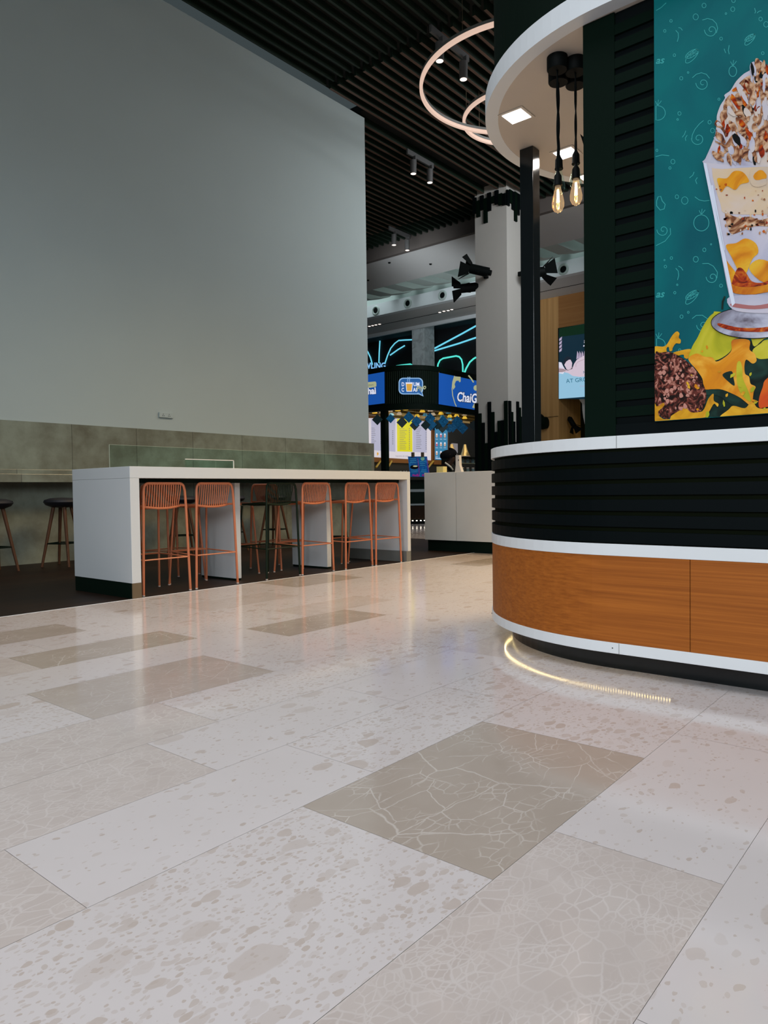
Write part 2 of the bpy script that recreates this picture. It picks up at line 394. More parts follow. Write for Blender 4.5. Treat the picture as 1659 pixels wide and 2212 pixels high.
def thing(name, label, cat, loc=(0, 0, 0), group=None):
    o = bpy.data.objects.new(name, None); COL.objects.link(o); o.location = loc
    o.empty_display_size = 0.1
    o['label'] = label; o['category'] = cat
    if group: o['group'] = group
    return o
def tag(o, label, cat, group=None):
    o['label'] = label; o['category'] = cat
    if group: o['group'] = group
    return o
def struct(o): o['kind'] = 'structure'; return o
def copy_tree(o, parent=None):
    kids = list(o.children)
    c = o.copy(); COL.objects.link(c); c.parent = parent
    for k in kids: copy_tree(k, c)
    return c

# ------------------------------------------------------------ floor
def build_floor():
    V, Fc, mi, col = [], [], [], []
    Y1 = 5.43
    rows = [(-4.39, -3.98), (-3.98, -3.38), (-3.38, -2.98), (-2.98, -2.57), (-2.57, -1.97), (-1.97, -1.57), (-1.57, -1.16), (-1.16, -.56),
            (-.56, .02), (.02, .435), (.435, .84), (.84, 1.45), (1.45, 1.85), (1.85, 2.245), (2.245, 2.655), (2.655, 3.23), (3.23, 3.635),
            (3.635, 4.03), (4.03, 4.42), (4.42, 4.83), (4.83, Y1)]
    ph = {10: 1.665, 11: 1.37, 12: 1.675, 13: 1.385, 14: 1.69, 15: 1.41, 16: 2.965, 17: 2.6, 18: 1.9, 19: 2.32, 20: 1.75, 9: 1.15}
    spec = {(11, 0): (1, .2), (11, -1): (0, 1.0), (11, 1): (.1, .8), (10, -1): (.6, .8), (10, 0): (0, .25), (10, 1): (.0, .7), (9, 0): (0, .2), (9, 1): (0, .15), (9, -1): (.0, .4),
            (12, -1): (0, .18), (12, -2): (.6, .5), (12, 0): (.0, .75), (12, 1): (.1, .9), (13, -1): (.55, .8), (13, 0): (0, .3), (13, 1): (0, .15), (13, 2): (.45, .6),
            (14, -1): (.5, .8), (14, 0): (0, .8), (14, 1): (.1, .9), (14, -2): (.0, .6), (15, -1): (0, .8), (15, 0): (.82, .4), (15, 1): (.0, .5), (15, -2): (.2, .8), (15, 2): (.0, .3),
            (16, 0): (.95, .3), (16, -1): (0, .2), (16, 1): (0, .2), (16, -2): (0, .2), (17, 0): (0, .4), (17, 1): (.5, .6), (18, -1): (0, .4), (18, 0): (0, .3), (19, -1): (.85, .3), (19, 0): (.0, .35), (19, 1): (.4, .5),
            (20, 2): (.0, .3), (20, 3): (.85, .3), (20, 4): (0, .3)}
    rnd = random.Random(11)
    for ri, (y0, y1) in enumerate(rows):
        p = ph.get(ri, rnd.uniform(0, .93)); w_ = 0.93
        for k in range(-10, 14):
            x0, x1 = p+k*w_, p+(k+1)*w_
            if x1 < -7 or x0 > 14: continue
            t = spec.get((ri, k))
            if t is None:
                q = rnd.random(); t = (0, rnd.uniform(.2, .8)) if q < .68 else (.55, .7) if q < .88 else (.9, .4)
            g = 0.0005; b = len(V)
            V += [(x0+g, y0+g, 0), (x1-g, y0+g, 0), (x1-g, y1-g, 0), (x0+g, y1-g, 0)]
            Fc.append((b, b+1, b+2, b+3)); mi.append(0); col.append((t[0], t[1], rnd.random(), 1))
    # marble on towards the food hall, beyond the bar
    for iy in range(0, 44):
        for ix in range(0, 24):
            x0 = 10.4+ix*.93; y0 = 5.43+iy*.6
            b = len(V); V += [(x0, y0, 0), (x0+.929, y0, 0), (x0+.929, y0+.599, 0), (x0, y0+.599, 0)]
            q = rnd.random(); t = (0, .4) if q < .7 else (.55, .7)
            Fc.append((b, b+1, b+2, b+3)); mi.append(0); col.append((*t, rnd.random(), 1))
    b = len(V); V += [(-8, -5, -.0015), (34, -5, -.0015), (34, 32, -.0015), (-8, 32, -.0015)]; Fc.append((b, b+1, b+2, b+3)); mi.append(1); col.append((0, 0, 0, 1))
    b = len(V); V += [(-8, -5, -.1), (34, -5, -.1), (34, 32, -.1), (-8, 32, -.1)]; Fc.append((b+3, b+2, b+1, b)); mi.append(1); col.append((0, 0, 0, 1))
    me = bpy.data.meshes.new('floor'); me.from_pydata(V, [], Fc)
    me.materials.append(M_floor); me.materials.append(M_grout); me.polygons.foreach_set('material_index', mi)
    a = me.attributes.new('tile', 'FLOAT_COLOR', 'FACE')
    for i, c in enumerate(col): a.data[i].color = c
    o = bpy.data.objects.new('floor', me); COL.objects.link(o); struct(o)
build_floor()
struct(MB().box(-8, 10.4, 5.44, 9.33, -.02, .0012).build('floor_wood', M_plank))
struct(MB().box(-8, 10.4, 5.43, 5.44, -.02, .0018).build('trim_1', M_white))

# ------------------------------------------------------------ big wall on the left
struct(MB().box(-8, 10.78, 9.35, 9.75, 0, 8.1).build('wall_left', M_wall))
struct(MB().box(-8, 10.9, 9.322, 9.35, 0, 1.805).build('wall_left_cladding', M_clad))
so = thing('double_wall_socket', 'white double power socket on the grey wall above the stone cladding', 'power socket', (6.2, 9.35, 2.03))
MB().box(6.08, 6.32, 9.322, 9.349, 1.99, 2.065).build('faceplate', M_wall, so, 0.004)
for cx in (6.145, 6.245):
    mb = MB()
    for dx, dz in ((0, .012), (-.012, -.012), (.012, -.012)):
        mb.lathe((cx+dx, 9.3215, 2.028+dz), [(.0055, -.001), (.0055, .001)], 8, 'Y')
    mb.build('socket_holes', M_cable, so)
# stone wall counter
wc = thing('wall_counter', 'long grey stone counter fixed along the clad wall behind the white bar', 'counter', (2, 9.1, 0))
MB().box(-6, 10.2, 8.9, 9.32, 1.03, 1.13).build('counter_slab', M_clad, wc, 0.004)
MB().box(-6, 10.2, 9.02, 9.318, 1.132, 1.19).build('upstand', M_clad, wc, 0.004)

# ------------------------------------------------------------ slatted ceiling and bulkheads
ZC = 8.1
ce = struct(MB().box(-8, 16.76, -6, 9.35, ZC+.16, ZC+.3).box(10.78, 16.76, 9.35, 30, ZC+.16, ZC+.3).build('ceiling', M_void))
mbA, mbB, mbC = MB(), MB(), MB()
def slatb(x0, y):
    mbB.use(M_slatdark).box(x0, 15.75, y, y+.05, ZC+.003, ZC+.158); mbB.use(M_ceilwood).box(x0, 15.75, y, y+.05, ZC, ZC+.0028)
for k in range(0, 115):
    y = 1.6+k*0.203
    if y < 9.3: mbA.box(3.0, 9.55, y+.06, y+.10, ZC+.05, ZC+.158)
    if y < 9.3: slatb(9.6, y)
    elif y > 9.36: slatb(10.8, y)
    mbC.box(15.8, 16.74, y+.05, y+.10, ZC+.04, ZC+.158)
for m_, mm in ((mbA, M_slatdark), (mbB, M_ceilwood), (mbC, M_slatdark)):
    o = m_.build('ceiling_slats', mm); o.parent = ce; struct(o)
struct(MB().box(16.76, 16.9, -2, 30, 7.80, 8.4).build('wall_bulkhead', M_brownf))
struct(MB().box(16.9, 19.15, -2, 30, 7.80, 8.0).build('ceiling_soffit', M_soffit))
struct(MB().box(21.95, 22.2, -2, 30, 7.76, 8.22).build('trim_2', M_fascia))
struct(MB().box(22.2, 24.35, -2, 30, 7.76, 7.95).build('ceiling_soffit_far', M_soffit))
struct(MB().box(23.22, 23.26, -2, 30, 7.752, 7.765).build('trim_3', M_cable))
struct(MB().box(24.35, 24.45, -2, 30, 7.62, 7.95).build('trim_4', M_fascia))
# trough with its slanting fins
struct(MB().box(22.2, 22.3, -2, 30, 8.22, 10.4).build('wall_trough', M_coffer))
struct(MB().box(19.05, 19.15, -2, 30, 8.0, 10.4).build('wall_trough_near', M_coffer))
fin = MB()
for k in range(10):
    y1 = 17.85-k*.99; y0 = y1-.50
    P = [(19.15, 7.80), (20.2, 7.86), (21.3, 8.15), (22.19, 8.75), (22.19, 9.6), (19.15, 9.6)]
    V = [(x, y0, z) for x, z in P]+[(x, y1, z) for x, z in P]
    fin.add(V, [(0,1,2,3,4,5), (11,10,9,8,7,6)]+[(i, i+6, (i+1) % 6+6, (i+1) % 6) for i in range(6)])
struct(fin.build('ceiling_trough_beams', M_coffer))
for i, (u, v) in enumerate(((812, 671), (881, 655.5), (956, 638), (1217, 582))):
    c = onx(u, v, 21.95)
    t = thing('air_diffuser', ['round air nozzle in the white fascia, leftmost beside the grey wall edge', 'round air nozzle in the white fascia, second from the grey wall edge',
        'round air nozzle in the white fascia just left of the barn door stage lights', 'round air nozzle in the white fascia right of the black post, above the oak wall'][i], 'air vent', tuple(c), 'round air nozzles in the far fascia')
    MB().lathe(c, [(.19, .0), (.19, -.015), (.16, -.045), (.13, -.045), (.105, .0)], 24, 'X', False).build('rim', M_coffer, t)
    MB().lathe(c+Vector((0, 0, 0)), [(.105, -.02), (.05, -.024)], 20, 'X').build('throat', M_cable, t)
k = 0
for grp, us, lab in ((0, ((798, 705), (805, 703.6), (812, 702), (820, 700.5)), 'small recessed downlight in the far soffit, one of the row beside the grey wall edge'),
                (1, ((950, 675), (959, 672.5), (968, 671), (976, 669)), 'small recessed downlight in the far soffit, one of the row below the stage lights')):
    for (u, v) in us:
        c = onz(u, v, 7.755)
        tag(MB().lathe(c, [(.055, -.004), (.055, .004)], 12).build('downlight', M_spotl), lab, 'downlight', 'far soffit downlights, row %s' % ('by the wall edge' if grp == 0 else 'under the stage lights'))
for i, (u, v) in enumerate(((841, 567), (930, 570), (795, 605))):
    c = onz(u, v, 7.795)
    tag(MB().lathe(c, [(.03, -.03), (.045, .0)], 10).build('sprinkler', M_cable), ['small dark sprinkler on the near white soffit, middle of three', 'small dark sprinkler on the near white soffit, rightmost of three, by the column',
        'small dark sprinkler on the near white soffit, beside the grey wall edge'][i], 'sprinkler')

# ------------------------------------------------------------ track spotlights
def track(u0, v0, u1, v1, lab, grp):
    a = onz(u0, v0, 8.0); b = onz(u1, v1, 8.0); y = (a.y+b.y)/2
    t = thing('track_spotlights', lab, 'ceiling light', ((a.x+b.x)/2, y, 8.0), grp)
    MB().box(a.x, b.x, y-.02, y+.02, 7.99, 8.1).build('rail', M_grey, t)
    for fx in (.22, .85):
        x = a.x+(b.x-a.x)*fx
        MB().box(x-.02, x+.02, y-.08, y-.01, 7.80, 8.0).build('arm', M_grey, t)
        h = MB().lathe((x-.02, y-.02, 7.66), [(.068, -.03), (.068, .25), (.0, .255)], 20).build('lamp_head', M_grey, t)
        MB().lathe((x-.02, y-.02, 7.628), [(.05, -.004), (.058, .0)], 20).build('lens', M_spotl, h)
        l = bpy.data.lights.new('track_spot', 'SPOT'); l.energy = 45; l.color = (1, .80, .62); l.spot_size = math.radians(52); l.spot_blend = .8
        l.shadow_soft_size = .06
        lo = bpy.data.objects.new('track_spot', l); COL.objects.link(lo); lo.location = (x-.02, y-.02, 7.60)
track(928, 68, 1013, 133, 'grey two-lamp ceiling spotlight track seen behind the large glowing ring', 'track spotlights')
track(875, 333, 940, 362, 'grey two-lamp ceiling spotlight track in the middle of the slatted ceiling', 'track spotlights')
track(838, 497, 888, 515, 'grey two-lamp ceiling spotlight track at the far edge of the slatted ceiling', 'track spotlights')

# ------------------------------------------------------------ ring pendants
def ring(cx, cy, z, R, lab, wires):
    t = thing('ring_pendant_light', lab, 'pendant light', (cx, cy, z), 'glowing ring pendants')
    n = 96
    def circ(r): return [(cx+r*math.cos(2*PI*i/n), cy+r*math.sin(2*PI*i/n)) for i in range(n+1)]
    MB().strip(circ(R), circ(R-.05), z, z+.055).build('diffuser', M_ring, t)
    MB().strip(circ(R+.004), circ(R-.054), z+.0555, z+.10).build('housing', M_greytrim, t)
    for a in wires:
        x, y = cx+(R-.025)*math.cos(a), cy+(R-.025)*math.sin(a)
        MB().tube([(x, y, z+.10), (x, y, 8.16)], .004, 5).build('suspension_wire', M_wire, t)
ring(10.634, 5.835, 7.4, 1.661, 'large glowing ring pendant hanging under the slatted ceiling, wider of two', (1.0, -1.1, 3.1))
ring(12.02, 6.66, 7.65, 1.04, 'small glowing ring pendant overlapping the large ring beside the canopy', (2.45, .2, -1.9))

# ------------------------------------------------------------ white column with green slats
CXX = 15.4
co = thing('square_column', 'square white column clad with staggered dark green boards at top and base', 'column', (15.85, 9.35, 0))
MB().box(CXX, 16.3, 8.9, 9.79, 0, 8.26).build('shaft', M_colp, co)
def zpx(u, v, X=15.36): return onx(u, v, X).z
bot = [(0, 871), (1, 893), (2, 913), (3, 957), (4, 868), (5, 890), (6, 933), (7, 909), (8, 908), (9, 866)]
sl = .09
for i in range(10):
    v = bot[i][1]; y1 = 9.83-i*.0925
    m_ = M_dgreen if i % 2 else M_black
    MB().box(CXX-.04, CXX-.001, y1-.0925, y1-.002, 0, zpx(1030+i*6.6, v)).build('board', m_, co)
for i, v in enumerate((865, 889, 910, 955, 867, 880, 900, 925, 872)):
    x0 = CXX+.0+i*.095
    MB().box(x0, x0+.09, 8.86, 8.899, 0, ony(1095+i*5, v, 8.88).z).build('board', M_dgreen if i % 2 else M_black, co)
tl = [(427, 461), (433, 468), (422, 453), (428, 481), (416, 455), (424, 438), (411, 441), (418, 443), (418, 443)]
for i, (a, b) in enumerate(tl):
    y1 = 9.83-i*.104; u = 1026+i*7.7
    MB().box(CXX-.05, CXX-.001, y1-.100, y1-.002, zpx(u, b), min(8.08, zpx(u, a))).build('board', M_dgreen if i % 2 else M_black, co)
for i, (a, b) in enumerate(((411, 444), (412, 440), (417, 456), (417, 482), (420, 470), (422, 460))):
    x0 = CXX-.02+i*.12; u = 1097+i*8
    MB().box(x0, x0+.115, 8.86, 8.899, ony(u, b, 8.88).z, min(8.08, ony(u, a, 8.88).z)).build('board', M_dgreen if i % 2 else M_black, co)

# barn-door stage lights
def stage_light(c, aim, mount, lab, s=1.0, rot=0.3):
    c = Vector(c); aim = Vector(aim).normalized(); t = thing('stage_light', lab, 'stage light', tuple(c), 'black barn door stage lights')
    a = Vector((0, 0, 1)); u = aim.cross(a).normalized(); v = u.cross(aim)
    u, v = u*math.cos(rot)+v*math.sin(rot), v*math.cos(rot)-u*math.sin(rot)
    b = MB(); b.tube([c-aim*.22*s, c-aim*.17*s, c+aim*.05*s, c+aim*.07*s, c+aim*.12*s], .085*s, 14)
    b.build('lamp_body', M_cable, t)
    b = MB(); b.tube([c-aim*.27*s, c-aim*.2*s], .05*s, 10); b.build('rear_cap', M_cable, t)
    for d, e in ((u, v), (-u, v), (v, u), (-v, u)):
        q = MB(); o_ = c+aim*.12*s+d*.085*s; n = (d*.75+aim).normalized()*.19*s
        th = (aim-d*.75).normalized()*.004
        V = [o_-e*.07*s, o_+e*.07*s, o_+n+e*.14*s, o_+n-e*.14*s]
        q.add([p-th for p in V]+[p+th for p in V], [(0,1,2,3), (7,6,5,4), (0,4,5,1), (1,5,6,2), (2,6,7,3), (3,7,4,0)]); q.build('barn_door', M_cable, t)
    m = Vector(mount); y = MB(); y.tube([c-u*.1*s, c-u*.11*s-aim*.05*s, (c-u*.08*s)*.45+m*.55, m], .012*s, 6); y.tube([c+u*.1*s, c+u*.11*s-aim*.05*s, (c+u*.08*s)*.45+m*.55, m], .012*s, 6); y.build('yoke', M_cable, t)
    q = MB().obox(m, (.03, 0, 0), (0, .05, 0), (0, 0, .05)); q.build('mount_plate', M_cable, t)
    return t
stage_light(onx(1030, 583, 15.05), (-.35, .8, .28), onx(1050, 597, 15.37), 'black barn door stage light high on the white column, upper one', 1.35, .5)
stage_light(onx(1009, 622, 15.35), (-.45, .8, -.05), onx(1027, 618, 15.4)+Vector((0, .0, 0)), 'black barn door stage light on the column, lower one nearest the grey wall', 1.3, -.6)
stage_light(ony(1160, 588, 8.45), (.75, -.6, .1), ony(1122, 592, 8.87), 'black barn door stage light peeking out right of the black post', 1.4, .2)

# ------------------------------------------------------------ far wall, wood portal with screen
struct(MB().box(28.9, 29.1, -2, 32, 0, 9).build('wall_far', M_dark))
struct(MB().box(16.76, 29, 30.5, 30.7, 0, 9).build('wall_far_left', M_dark))
struct(MB().box(24.3, 28.9, 8, 30.5, 7.9, 8.0).build('ceiling_store', M_dark))
yA = onx(1207, 800, 24.2).y
struct(MB().box(24.2, 26.0, yA, 15.0, 0, 7.76).build('wall_oak_pier', M_wwall))
struct(MB().box(24.2, 26.0, 2, yA, 6.62, 7.76).build('wall_oak_header', wood('oak_panel_h', (0.27, 0.12, 0.036), (0.38, 0.18, 0.06), 'Y', .15, .5)))
sc_ = thing('advertising_screen', 'large lit advertising screen with a lying man, set in the oak wall', 'screen', (24.3, 8, 5.3))
MB().box(24.16, 24.35, 4.5, yA, 4.09, 6.62).build('housing', M_cable, sc_)
def fx24(u, v, l): return onx(u, v, 24.155-.004*l)
b = MB()
E_navy = emit('screen_navy', (0.004, 0.025, 0.045), 1.0); E_sky = emit('screen_sky', (0.36, 0.66, 0.88), 1.0)
E_skin = emit('screen_skin', (0.80, 0.66, 0.78), 1.0); E_skin2 = emit('screen_skin_shade', (0.46, 0.34, 0.38), 1.0); E_lil = emit('screen_lilac', (0.55, 0.45, 0.62), 1.0)
E_white = emit('screen_white', (0.85, 0.85, 1.0), 1.0); E_teal = emit('screen_text', (0.02, 0.16, 0.25), 1.0); E_dg = emit('screen_dark_green', (0.0, 0.02, 0.006), 1.0)
E_hair = emit('screen_hair', (0.012, 0.02, 0.035), 1.0)
b.use(E_navy).poly([(1207.6, 710), (1330, 686), (1330, 862), (1207, 862)], fx24, 1)
b.use(E_dg).poly([(1207.8, 709.5), (1330, 688), (1330, 712), (1208, 728)], fx24, 2)
b.use(E_sky).poly([(1207, 805), (1330, 800), (1330, 852), (1207, 861.5)], fx24, 2)
b.use(E_white).poly([(1207, 782), (1213, 783), (1216, 790), (1222, 800), (1216, 808), (1207, 806)], fx24, 3)
b.use(E_skin).poly([(1207, 793), (1218, 796), (1226, 801), (1236, 797), (1240, 786), (1246, 777), (1262, 768), (1290, 756), (1330, 760), (1330, 812), (1270, 813), (1252, 814), (1237, 812), (1228, 806), (1215, 803), (1207, 805)], fx24, 4)
b.use(E_skin).poly([(1219, 788), (1224, 777), (1232, 776), (1236, 784), (1235, 794), (1230, 800), (1225, 800)], fx24, 5)
b.use(E_hair).poly([(1215, 787), (1219, 775), (1226, 769), (1233, 772), (1236, 777), (1229, 777), (1223, 781), (1219, 788)], fx24, 6)
b.use(E_skin2).poly([(1207, 796), (1218, 797), (1224, 801), (1214, 804), (1207, 804)], fx24, 6)
b.use(E_skin2).line([(1224, 797), (1228, 800), (1233, 797), (1236, 793)], 1.4, fx24, 7)
b.use(E_skin2).line([(1244, 793), (1244, 787), (1248, 782), (1262, 776)], .8, fx24, 7)
for yy in (732, 740, 748, 756):
    b.use(E_lil).poly([(1208, yy), (1214, yy-5), (1213, yy+2), (1208, yy+5)], fx24, 5)
for xx in (1247, 1252, 1257, 1262): b.use(E_lil).poly([(xx-2, 776), (xx, 758), (xx+3, 764), (xx+3, 774)], fx24, 3)
b.use(E_white).text('8', fx24, 1261, 742, 12, 5)
b.use(E_white).poly([(1260, 746), (1263, 745), (1263, 748), (1260, 749)], fx24, 5)
b.use(E_teal).text('N', fx24, 1259.5, 807, 8, 6)
b.use(E_teal).text('AT GROVE', fx24, 1223, 827.5, 12.5, 6, rot=.09)
b.use(E_lil).text('Comfort', fx24, 1252, 836, 6, 6, rot=.06, shear=.3)
b.build('picture', None, sc_)
cs = MB(); pr = [(24.3, 4.06)]+[(25.9-1.3*math.cos(a), 3.9-1.3*math.sin(a)) for a in [i*PI/2/8 for i in range(9)]]+[(28.8, 2.6), (28.8, 4.06)]
cs.add([(x, 4.5, z) for x, z in pr]+[(x, 11.2, z) for x, z in pr], [tuple(range(len(pr))), tuple(range(len(pr), 2*len(pr)))[::-1]]+[(i, i+len(pr), (i+1) % len(pr)+len(pr), (i+1) % len(pr)) for i in range(len(pr))])
cs.sm = False; struct(cs.build('ceiling_curved_bulkhead', M_soffit))
E_yel = emit('yellow_sign', (0.75, 0.62, 0.03), 1.0)
ys = thing('yellow_shop_sign', 'yellow lit shop sign low behind the oak wall opening', 'sign', (27.5, 8, 2.2))
MB().box(27.5, 27.6, 9.0, 12.9, 1.6, 2.75).build('panel', E_yel, ys)
b = MB()
for yy in (12.52, 12.3): b.lathe((27.492, yy, 2.28), [(.09, -.004), (.09, .004)], 16, 'X')
b.build('white_dots', E_white, ys)
struct(MB().box(26.236, 26.4, 15.1, 30.4, 0, 7.9).box(26.236, 26.4, 13.0, 15.1, 0, 7.9).build('wall_play_hall', M_dark))
# gear on the oak pier
p = onx(1170, 914, 24.0)
fl = thing('flood_light', 'dark green round floodlight fixed low on the oak wall', 'floodlight', tuple(p))
MB().lathe(p, [(.12, -.22), (.21, -.2), (.24, -.02), (.2, .10), (.05, .14)], 20, 'Y').build('lamp_body', M_dgreen, fl)
b = MB(); b.tube([p+Vector((0, -.1, .2)), p+Vector((0, 0, .30)), p+Vector((.1, .05, .32)), p+Vector((.19, .1, .2))], .025, 6); b.build('bracket', M_cable, fl)
stage_light(ony(1237, 915, yA-.28), (-.15, -.55, -.8), ony(1230, 905, yA-.03), 'black barn door stage light hanging at the opening below the lit screen', 1.1, .3)
b = MB(); b.tube([onx(1176, 910, 24.18), onx(1180, 903, 24.18), onx(1184, 901, 24.18), onx(1206, 899, 24.18)], .008, 5)
tag(b.build('power_cable', M_cable), 'thin power cable running along the oak wall above the floodlight', 'cable')

# raw concrete column and the neon of the play hall
pc = onx(890, 740, 24.5); pd = onx(917, 740, 24.5)
tag(MB().box(24.5, 25.2, pd.y, pc.y, 0, 7.9).build('concrete_column', M_conc), 'raw concrete column behind the drinks kiosk, between the neon signs', 'column')
E_neon = emit('neon_cyan', (0.16, 0.66, 0.86), 1.35); E_neong = emit('neon_green', (0.10, 0.82, 0.70), 1.35); E_neonb = emit('neon_text', (0.24, 0.58, 1.0), 1.3)
def z4(a, b_): return (780+a/5.925, 720+b_/5.925)
def neon(name, lab, ptsz, m_, X=26.2, r=.035):
    n = MB(); n.tube([onx(*z4(*p_), X) for p_ in ptsz], r, 6)
    return tag(n.build(name, m_), lab, 'neon light')
ns = thing('neon_bowling_sign', 'pale blue neon sign reading bowling with rays fanning up above the kiosk', 'neon sign', (26.2, 20, 4.5))
for pts in ([(60, 200), (90, 245), (120, 310), (145, 400)], [(242, 75), (232, 250), (228, 380)], [(305, 385), (340, 280), (380, 190), (430, 130), (480, 92), (560, 86), (662, 82)], [(372, 280), (470, 210), (558, 158)]):
    q = MB(); q.tube([onx(*z4(*p_), 26.2) for p_ in pts], .03, 6); q.build('neon_tube', E_neon, ns)
q = MB(); q.use(E_neonb).text('BOWLING', lambda u, v, l: onx(u, v, 26.2-.02*l), 766, 796, 18, 1, bold=.5, xs=.8); q.build('lettering', None, ns)
neon('neon_stripe', 'straight pale blue neon stripe left of the white column, upper one', [(940, 193), (1300, 0), (1470, -95)], E_neon)
neon('neon_stripe', 'straight pale blue neon stripe left of the white column, lower one', [(940, 223), (1250, 130), (1470, 55)], E_neon)
neon('neon_arch', 'green neon arch standing over the right kiosk banner', [(978, 440), (985, 395), (1010, 345), (1050, 320), (1150, 302), (1215, 290), (1255, 300), (1285, 335), (1300, 400), (1303, 505)], E_neong, 26.2)
neon('neon_curve', 'curved green neon tube right of the neon arch by the column', [(1322, 510), (1345, 450), (1390, 370), (1440, 325), (1470, 308)], E_neong, 26.2)
neon('neon_dash', 'short green neon tube just above the dark kiosk fascia', [(450, 420), (520, 408), (630, 395), (662, 410)], E_neong, 26.2, .035)

# ------------------------------------------------------------ drinks kiosk beyond the bar
XK, YK, RK = 14.42, 10.95, .97
def kpath(off, n=16, y0=20.0, x1=19.6):
    P = [(XK+off, y0)]
    for i in range(n+1):
        a = PI+ (PI/2)*i/n
        P.append((XK+RK+(RK-off)*math.cos(a), YK+RK+(RK-off)*math.sin(a)))
    P.append((x1, YK+off)); return P
dk = thing('drinks_kiosk', 'dark rounded drinks kiosk with blue banners and hanging cards, beyond the white bar', 'kiosk', (16, 13, 0))
fas = MB().strip(kpath(0), kpath(.12), 2.97, 4.02).build('fascia', M_kick, dk)
q = MB().strip(kpath(-.03), kpath(.1), 3.93, 4.05); q.strip(kpath(-.03), kpath(.1), 2.93, 3.08); q.build('rim', M_kick, fas)
q = MB()
for i in range(28):
    a = PI+PI/2*(i+.5)/28; cx, cy = XK+RK+(RK+.012)*math.cos(a), YK+RK+(RK+.012)*math.sin(a)
    q.tube([(cx, cy, 3.09), (cx, cy, 3.92)], .011, 5)
q.build('ribs', M_slatdark, fas)
q = MB().tube([(XK+RK+.02, YK-.012, 3.09), (XK+RK+.02, YK-.012, 3.93)], .008, 6); q.build('gold_strip', mat('gold', (.6, .4, .15), .3, .8), fas)
E_blue = emit('banner_blue', (0.010, 0.10, 0.46), 1.0); E_cream = emit('banner_cream', (0.50, 0.52, 0.30), 1.0); E_wh = emit('banner_white', (0.82, 0.85, 1.0), 1.1)
E_dnavy = emit('banner_navy', (0.008, 0.02, 0.10), .8); E_amber = emit('tea_amber', (0.80, 0.42, 0.05), 1.0); E_pale = emit('logo_pale', (0.32, 0.55, 0.85), 1.0)
# right banner on the Y face
MB().box(XK+RK+.08, 19.6, YK-.05, YK-.001, 3.09, 3.92).build('banner_box', M_kick, dk)
def fyk(u, v, l): return ony(u, v, YK-.052-.003*l)
q = MB(); q.use(E_blue).poly([(948, 805), (1075, 832), (1075, 893), (947.5, 873)], fyk, 1)
def arc(cx, cy, rx, ry, a0, a1, n=20): return [(cx+rx*math.cos(a0+(a1-a0)*i/n), cy+ry*math.sin(a0+(a1-a0)*i/n)) for i in range(n+1)]
q.use(E_cream).line([(1012, 811), (1018, 818), (1023, 826)], 3, fyk, 2)
q.line([(982, 812), (978, 825), (976.5, 840), (978, 855), (983, 872), (986, 878)], 1.8, fyk, 2)
q.poly([(981, 813), (995, 814), (995, 824), (993, 826), (990, 822), (985, 823), (982, 830), (983.5, 836), (979, 842), (977, 834), (978, 824)], fyk, 3)
q.poly([(1020, 880), (1026, 868), (1032, 860), (1036, 868), (1030, 884)], fyk, 2)
q.poly(arc(1028, 838, 5, 6, 0, 2*PI), fyk, 3)
q.use(E_dnavy).text('ChaiG', fyk, 986.5, 866, 28, 3, bold=2.0, rot=-.10, xs=.60)
q.use(E_wh).text('ChaiG', fyk, 986.5, 866, 28, 4, bold=.75, rot=-.10, xs=.60)
q.build('banner_print', None, dk)
# left banner on the X face
MB().box(XK-.05, XK-.001, YK+RK+.02, 14.2, 3.09, 3.92).build('banner_box', M_kick, dk)
def fxk(u, v, l): return onx(u, v, XK-.052-.003*l)
q = MB(); q.use(E_blue).poly([(740, 819), (830.5, 803), (831, 871), (740, 882)], fxk, 1)
q.use(E_cream).poly([(790, 826), (811, 824), (813, 827), (813, 834), (811, 836), (790, 839)], fxk, 2)
q.use(E_dnavy).text('Chai', fxk, 783, 852, 20, 3, bold=1.6, rot=.06, xs=.8)
q.use(E_wh).text('Chai', fxk, 783, 852, 20, 4, bold=.8, rot=.06, xs=.8)
q.use(E_dnavy).text('flavours', fxk, 791, 833.5, 5, 3, rot=.06)
q.build('banner_print', None, dk)
# round logo on the curved corner
lg = thing('cafe_logo_sign', 'lit blue speech bubble logo reading Dum Chai Piyo on the kiosk corner', 'sign', (XK+.1, YK+.1, 3.5))
def fcur(u, v, l):     # wrap onto the curved corner
    d = ray(u, v); cx, cy, R_ = XK+RK, YK+RK, RK+.06+.003*l
    A = d.x*d.x+d.y*d.y; B_ = -2*(d.x*cx+d.y*cy); C_ = cx*cx+cy*cy-R_*R_
    t = (-B_-math.sqrt(max(0, B_*B_-4*A*C_)))/(2*A); return CAMP+d*t
def rrect(x0, y0, x1, y1, r):
    P = []
    for cx, cy, a in ((x1-r, y0+r, -PI/2), (x1-r, y1-r, 0), (x0+r, y1-r, PI/2), (x0+r, y0+r, PI)):
        P += arc(cx, cy, r, r, a, a+PI/2, 5)
    return P
q = MB(); E_lblue = emit('logo_blue', (0.015, 0.13, 0.42), .9)
bub = [(p_[0], p_[1]) for p_ in rrect(862, 817, 913, 851, 9)]
q.use(E_pale).poly(rrect(861, 816, 914, 852, 10), fcur, 1); q.poly([(900, 850), (915, 856.5), (911, 844)], fcur, 1)
q.use(E_lblue).poly(rrect(863.2, 818.2, 911.8, 849.8, 8.5), fcur, 2); q.poly([(903, 848), (912.5, 853.5), (909.5, 844)], fcur, 2)
q.use(E_wh).text('D', fcur, 867.4, 834, 11.5, 3, bold=.3, xs=.72).text('UM', fcur, 893, 834, 11.5, 3, bold=.3, xs=.78)
q.text('C', fcur, 867.4, 845.8, 11.5, 3, bold=.3, xs=.66).text('AI', fcur, 892.2, 845.8, 11.5, 3, bold=.3, xs=.8)
